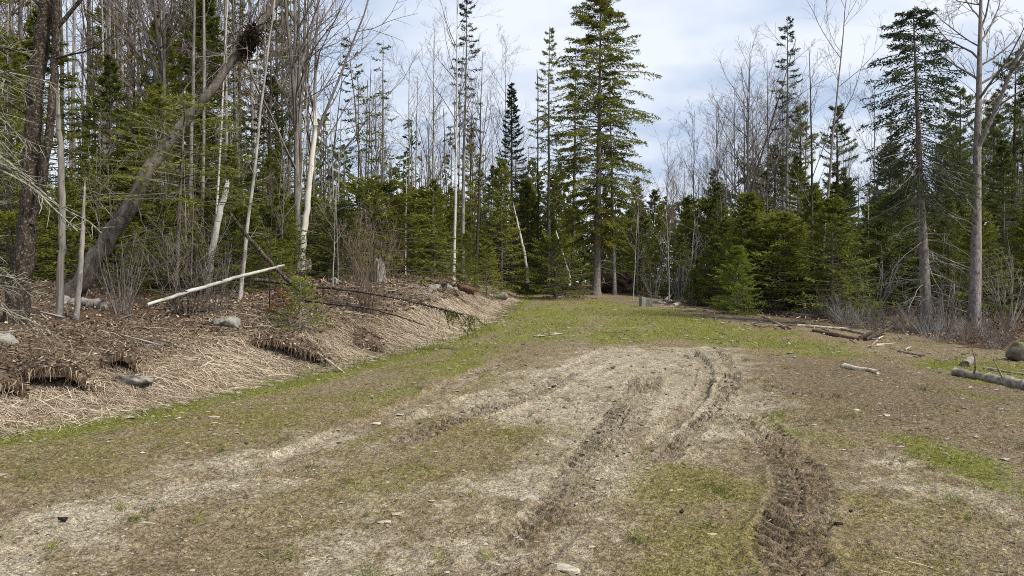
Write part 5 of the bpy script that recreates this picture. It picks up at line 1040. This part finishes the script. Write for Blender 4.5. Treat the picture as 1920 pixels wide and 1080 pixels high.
# leaf litter
mb = MB(); x, y, d = bank_pts(40000, .9, 9, 5.5, 30, 1.3); z = G(x, y)
x2, y2 = scatter_fan(rng, 16000, 1180, 2000, 14, 32); cvr = cover(x2, y2)[4]; m = cvr > .4 + .4 * rng.random(len(x2)); x2, y2 = x2[m], y2[m]
x = np.append(x, x2); y = np.append(y, y2); z = np.append(z, G(x2, y2)); k = len(x)
mb.kites(np.column_stack([x, y, z + .01 + .03 * rng.random(k)]), np.column_stack([rng.normal(size=(k, 2)), .5 * rng.normal(size=k)]), np.clip(y / 16, .6, 1.2) * (.045 + .055 * rng.random(k)), np.clip(y / 16, .6, 1.2) * (.022 + .03 * rng.random(k)), rng, np.clip(.45 + .3 * rng.normal(size=k) + .3 * fbm(x, y, .8, 2, 210), 0, 1), .55)
ob('leaf_litter', mb.mesh('leaf_litter'), M['litter'], kind='stuff', label='brown dead leaves covering the floor of the wood', cat='litter')
# green grass
mb = MB(); x, y = scatter_fan(rng, 150000, -60, 1980, 3.6, 34); c5 = cover(x, y)
m = rng.random(len(x)) < c5[0] ** 1.3 * .9 * np.clip(.7 + 1.2 * fbm(x, y, 2.2, 2, 211), .1, 1); x, y = x[m], y[m]; k = len(x); gg = c5[0][m]
ed = np.exp(-((edge_d(x, y) + .35) / .3) ** 2); tn = np.clip(.55 + .22 * rng.normal(size=k) + .25 * fbm(x, y, 1.2, 2, 212) - .30 * ed, 0, 1)
Lb = (.022 + .030 * rng.random(k)) * (1 + 1.4 * ed) * np.clip(y / 9, .9, 1.6); a = rng.random(k) * 6.283
o_ = strands(rng, x, y, Lb, np.clip(.0035 * y / 7, .003, .012), np.cos(a), np.sin(a), .9 + 1.2 * rng.random(k), .3 + .5 * rng.random(k), tn, 3); mb.add(o_[0], o_[1], None, o_[2])
k0 = 130; xt, yt = scatter_fan(rng, k0, -40, 1960, 3.8, 16); ct = cover(xt, yt); m = (ct[4] < .1) & (ct[5] < .1); xt, yt = xt[m], yt[m]; kk = 26
x = np.repeat(xt, kk) + .03 * rng.normal(size=len(xt) * kk) * np.repeat(.5 + rng.random(len(xt)), kk); y = np.repeat(yt, kk) + .03 * rng.normal(size=len(xt) * kk); k = len(x); a = rng.random(k) * 6.283
tn = np.clip(np.repeat(-.1 + rng.random(len(xt)) * .9, kk) + .1 * rng.normal(size=k), 0, 1); o_ = strands(rng, x, y, .025 + .035 * rng.random(k), np.full(k, .004), np.cos(a), np.sin(a), 1.0 + rng.random(k), .3 + .5 * rng.random(k), tn, 3); mb.add(o_[0], o_[1], None, o_[2])
ob('green_grass', mb.mesh('green_grass'), M['blade'], kind='stuff', label='fresh green grass in patches and along the ditch edge', cat='grass')
# olive and dry turf, near the camera
mb = MB(); x, y = scatter_fan(rng, 170000, -80, 2000, 3.5, 26); c5 = cover(x, y); base_ = (1 - c5[4]) * (1 - c5[5])
m = rng.random(len(x)) < base_ * np.clip(.02 + .85 * c5[1] + .25 * c5[0] - .20 * c5[2] - .15 * c5[3], .015, 1) * np.clip(.75 + 1.3 * fbm(x, y, 2.6, 3, 213), .05, 1); x, y = x[m], y[m]; k = len(x)
tn = np.clip(.55 + .27 * rng.normal(size=k) + .3 * fbm(x, y, 1.1, 2, 214) - .1 * c5[1][m], 0, 1); a = rng.random(k) * 6.283
Lb = (.014 + .028 * rng.random(k)) * np.clip(y / 7, .9, 2.0); o_ = strands(rng, x, y, Lb, np.clip(.0035 * y / 6, .0025, .012), np.cos(a), np.sin(a), .3 + .8 * rng.random(k), .2 + .5 * rng.random(k), tn, 3); mb.add(o_[0], o_[1], None, o_[2])
ob('short_turf', mb.mesh('short_turf'), M['turf'], kind='stuff', label='worn olive and straw-coloured turf over the clearing', cat='turf')
# pebbles and soil crumbs
OCT_V = np.array([[1, 0, 0], [-1, 0, 0], [0, 1, 0], [0, -1, 0], [0, 0, 1], [0, 0, -1.]]); OCT_T = np.array([[0, 2, 4], [2, 1, 4], [1, 3, 4], [3, 0, 4], [2, 0, 5], [1, 2, 5], [3, 1, 5], [0, 3, 5]])
def crumbs(name, n, smin, smax, mat, label, cat, pw, fn, flat=.5):
    x, y = scatter_fan(rng, n, -80, 2000, 3.5, 24); c5 = cover(x, y); m = rng.random(n) < fn(c5) * (1 - c5[4]) * (1 - c5[5]) * np.clip(.6 + 2.2 * fbm(x, y, 1.9, 3, 216), 0, 1.3); x, y = x[m], y[m]; k = len(x)
    s_ = (smin + (smax - smin) * rng.random(k) ** pw) * np.clip(y / 7, .7, 2.2); z = G(x, y)
    Vv = OCT_V[None] * s_[:, None, None] * (1 + .5 * (rng.random((k, 6, 1)) - .5)) * np.array([1, 1, flat]); a = rng.random(k) * 6.283; ca, sa = np.cos(a)[:, None], np.sin(a)[:, None]
    sx = 1 + .8 * rng.random(k)[:, None]; X = Vv[..., 0] * sx; Y = Vv[..., 1]; Vv = np.stack([X * ca - Y * sa + x[:, None], X * sa + Y * ca + y[:, None], Vv[..., 2] + z[:, None] + .15 * s_[:, None]], -1)
    T = OCT_T[None] + 6 * np.arange(k)[:, None, None]; ob(name, MB().add(Vv, None, T.reshape(-1, 3), np.repeat(np.clip(.5 + .28 * rng.normal(size=k), 0, 1), 6)).mesh(name, False), M[mat], kind='stuff', label=label, cat=cat)
crumbs('pebbles', 13000, .003, .024, 'pebble', 'small pale pebbles strewn over the soil', 'pebbles', 3.5, lambda c: .35 + .3 * c[2] + .3 * c[3])
crumbs('soil_crumbs', 42000, .003, .021, 'clod', 'loose crumbs of soil along the tyre tracks', 'soil', 3.2, lambda c: .30 + .35 * c[2] - .2 * c[1] - .12 * c[3], .7)
# woody chips and twigs on the bare ground
mb = MB(); x, y = scatter_fan(rng, 4500, -80, 2000, 3.6, 24); c5 = cover(x, y); m = rng.random(len(x)) < (1 - c5[4]) * (1 - c5[5]) * np.where(x > 1.5, .9, .5) * np.clip(.5 + 2.2 * fbm(x, y, .9, 3, 217), 0, 1); x, y = x[m], y[m]; k = len(x)
a = rng.random(k) * 6.283; o_ = strands(rng, x, y, (.03 + .13 * rng.random(k) ** 2) * np.clip(y / 7, .8, 2), .003 + .006 * rng.random(k), np.cos(a), np.sin(a), .1 + .1 * rng.random(k), .1 + .05 * rng.random(k), np.clip(.42 + .35 * rng.normal(size=k), 0, 1), 3); mb.add(o_[0], o_[1], None, o_[2])
ob('wood_chips', mb.mesh('wood_chips'), M['straw'], kind='stuff', label='chips and twigs scattered over the bare soil', cat='debris')

settle()
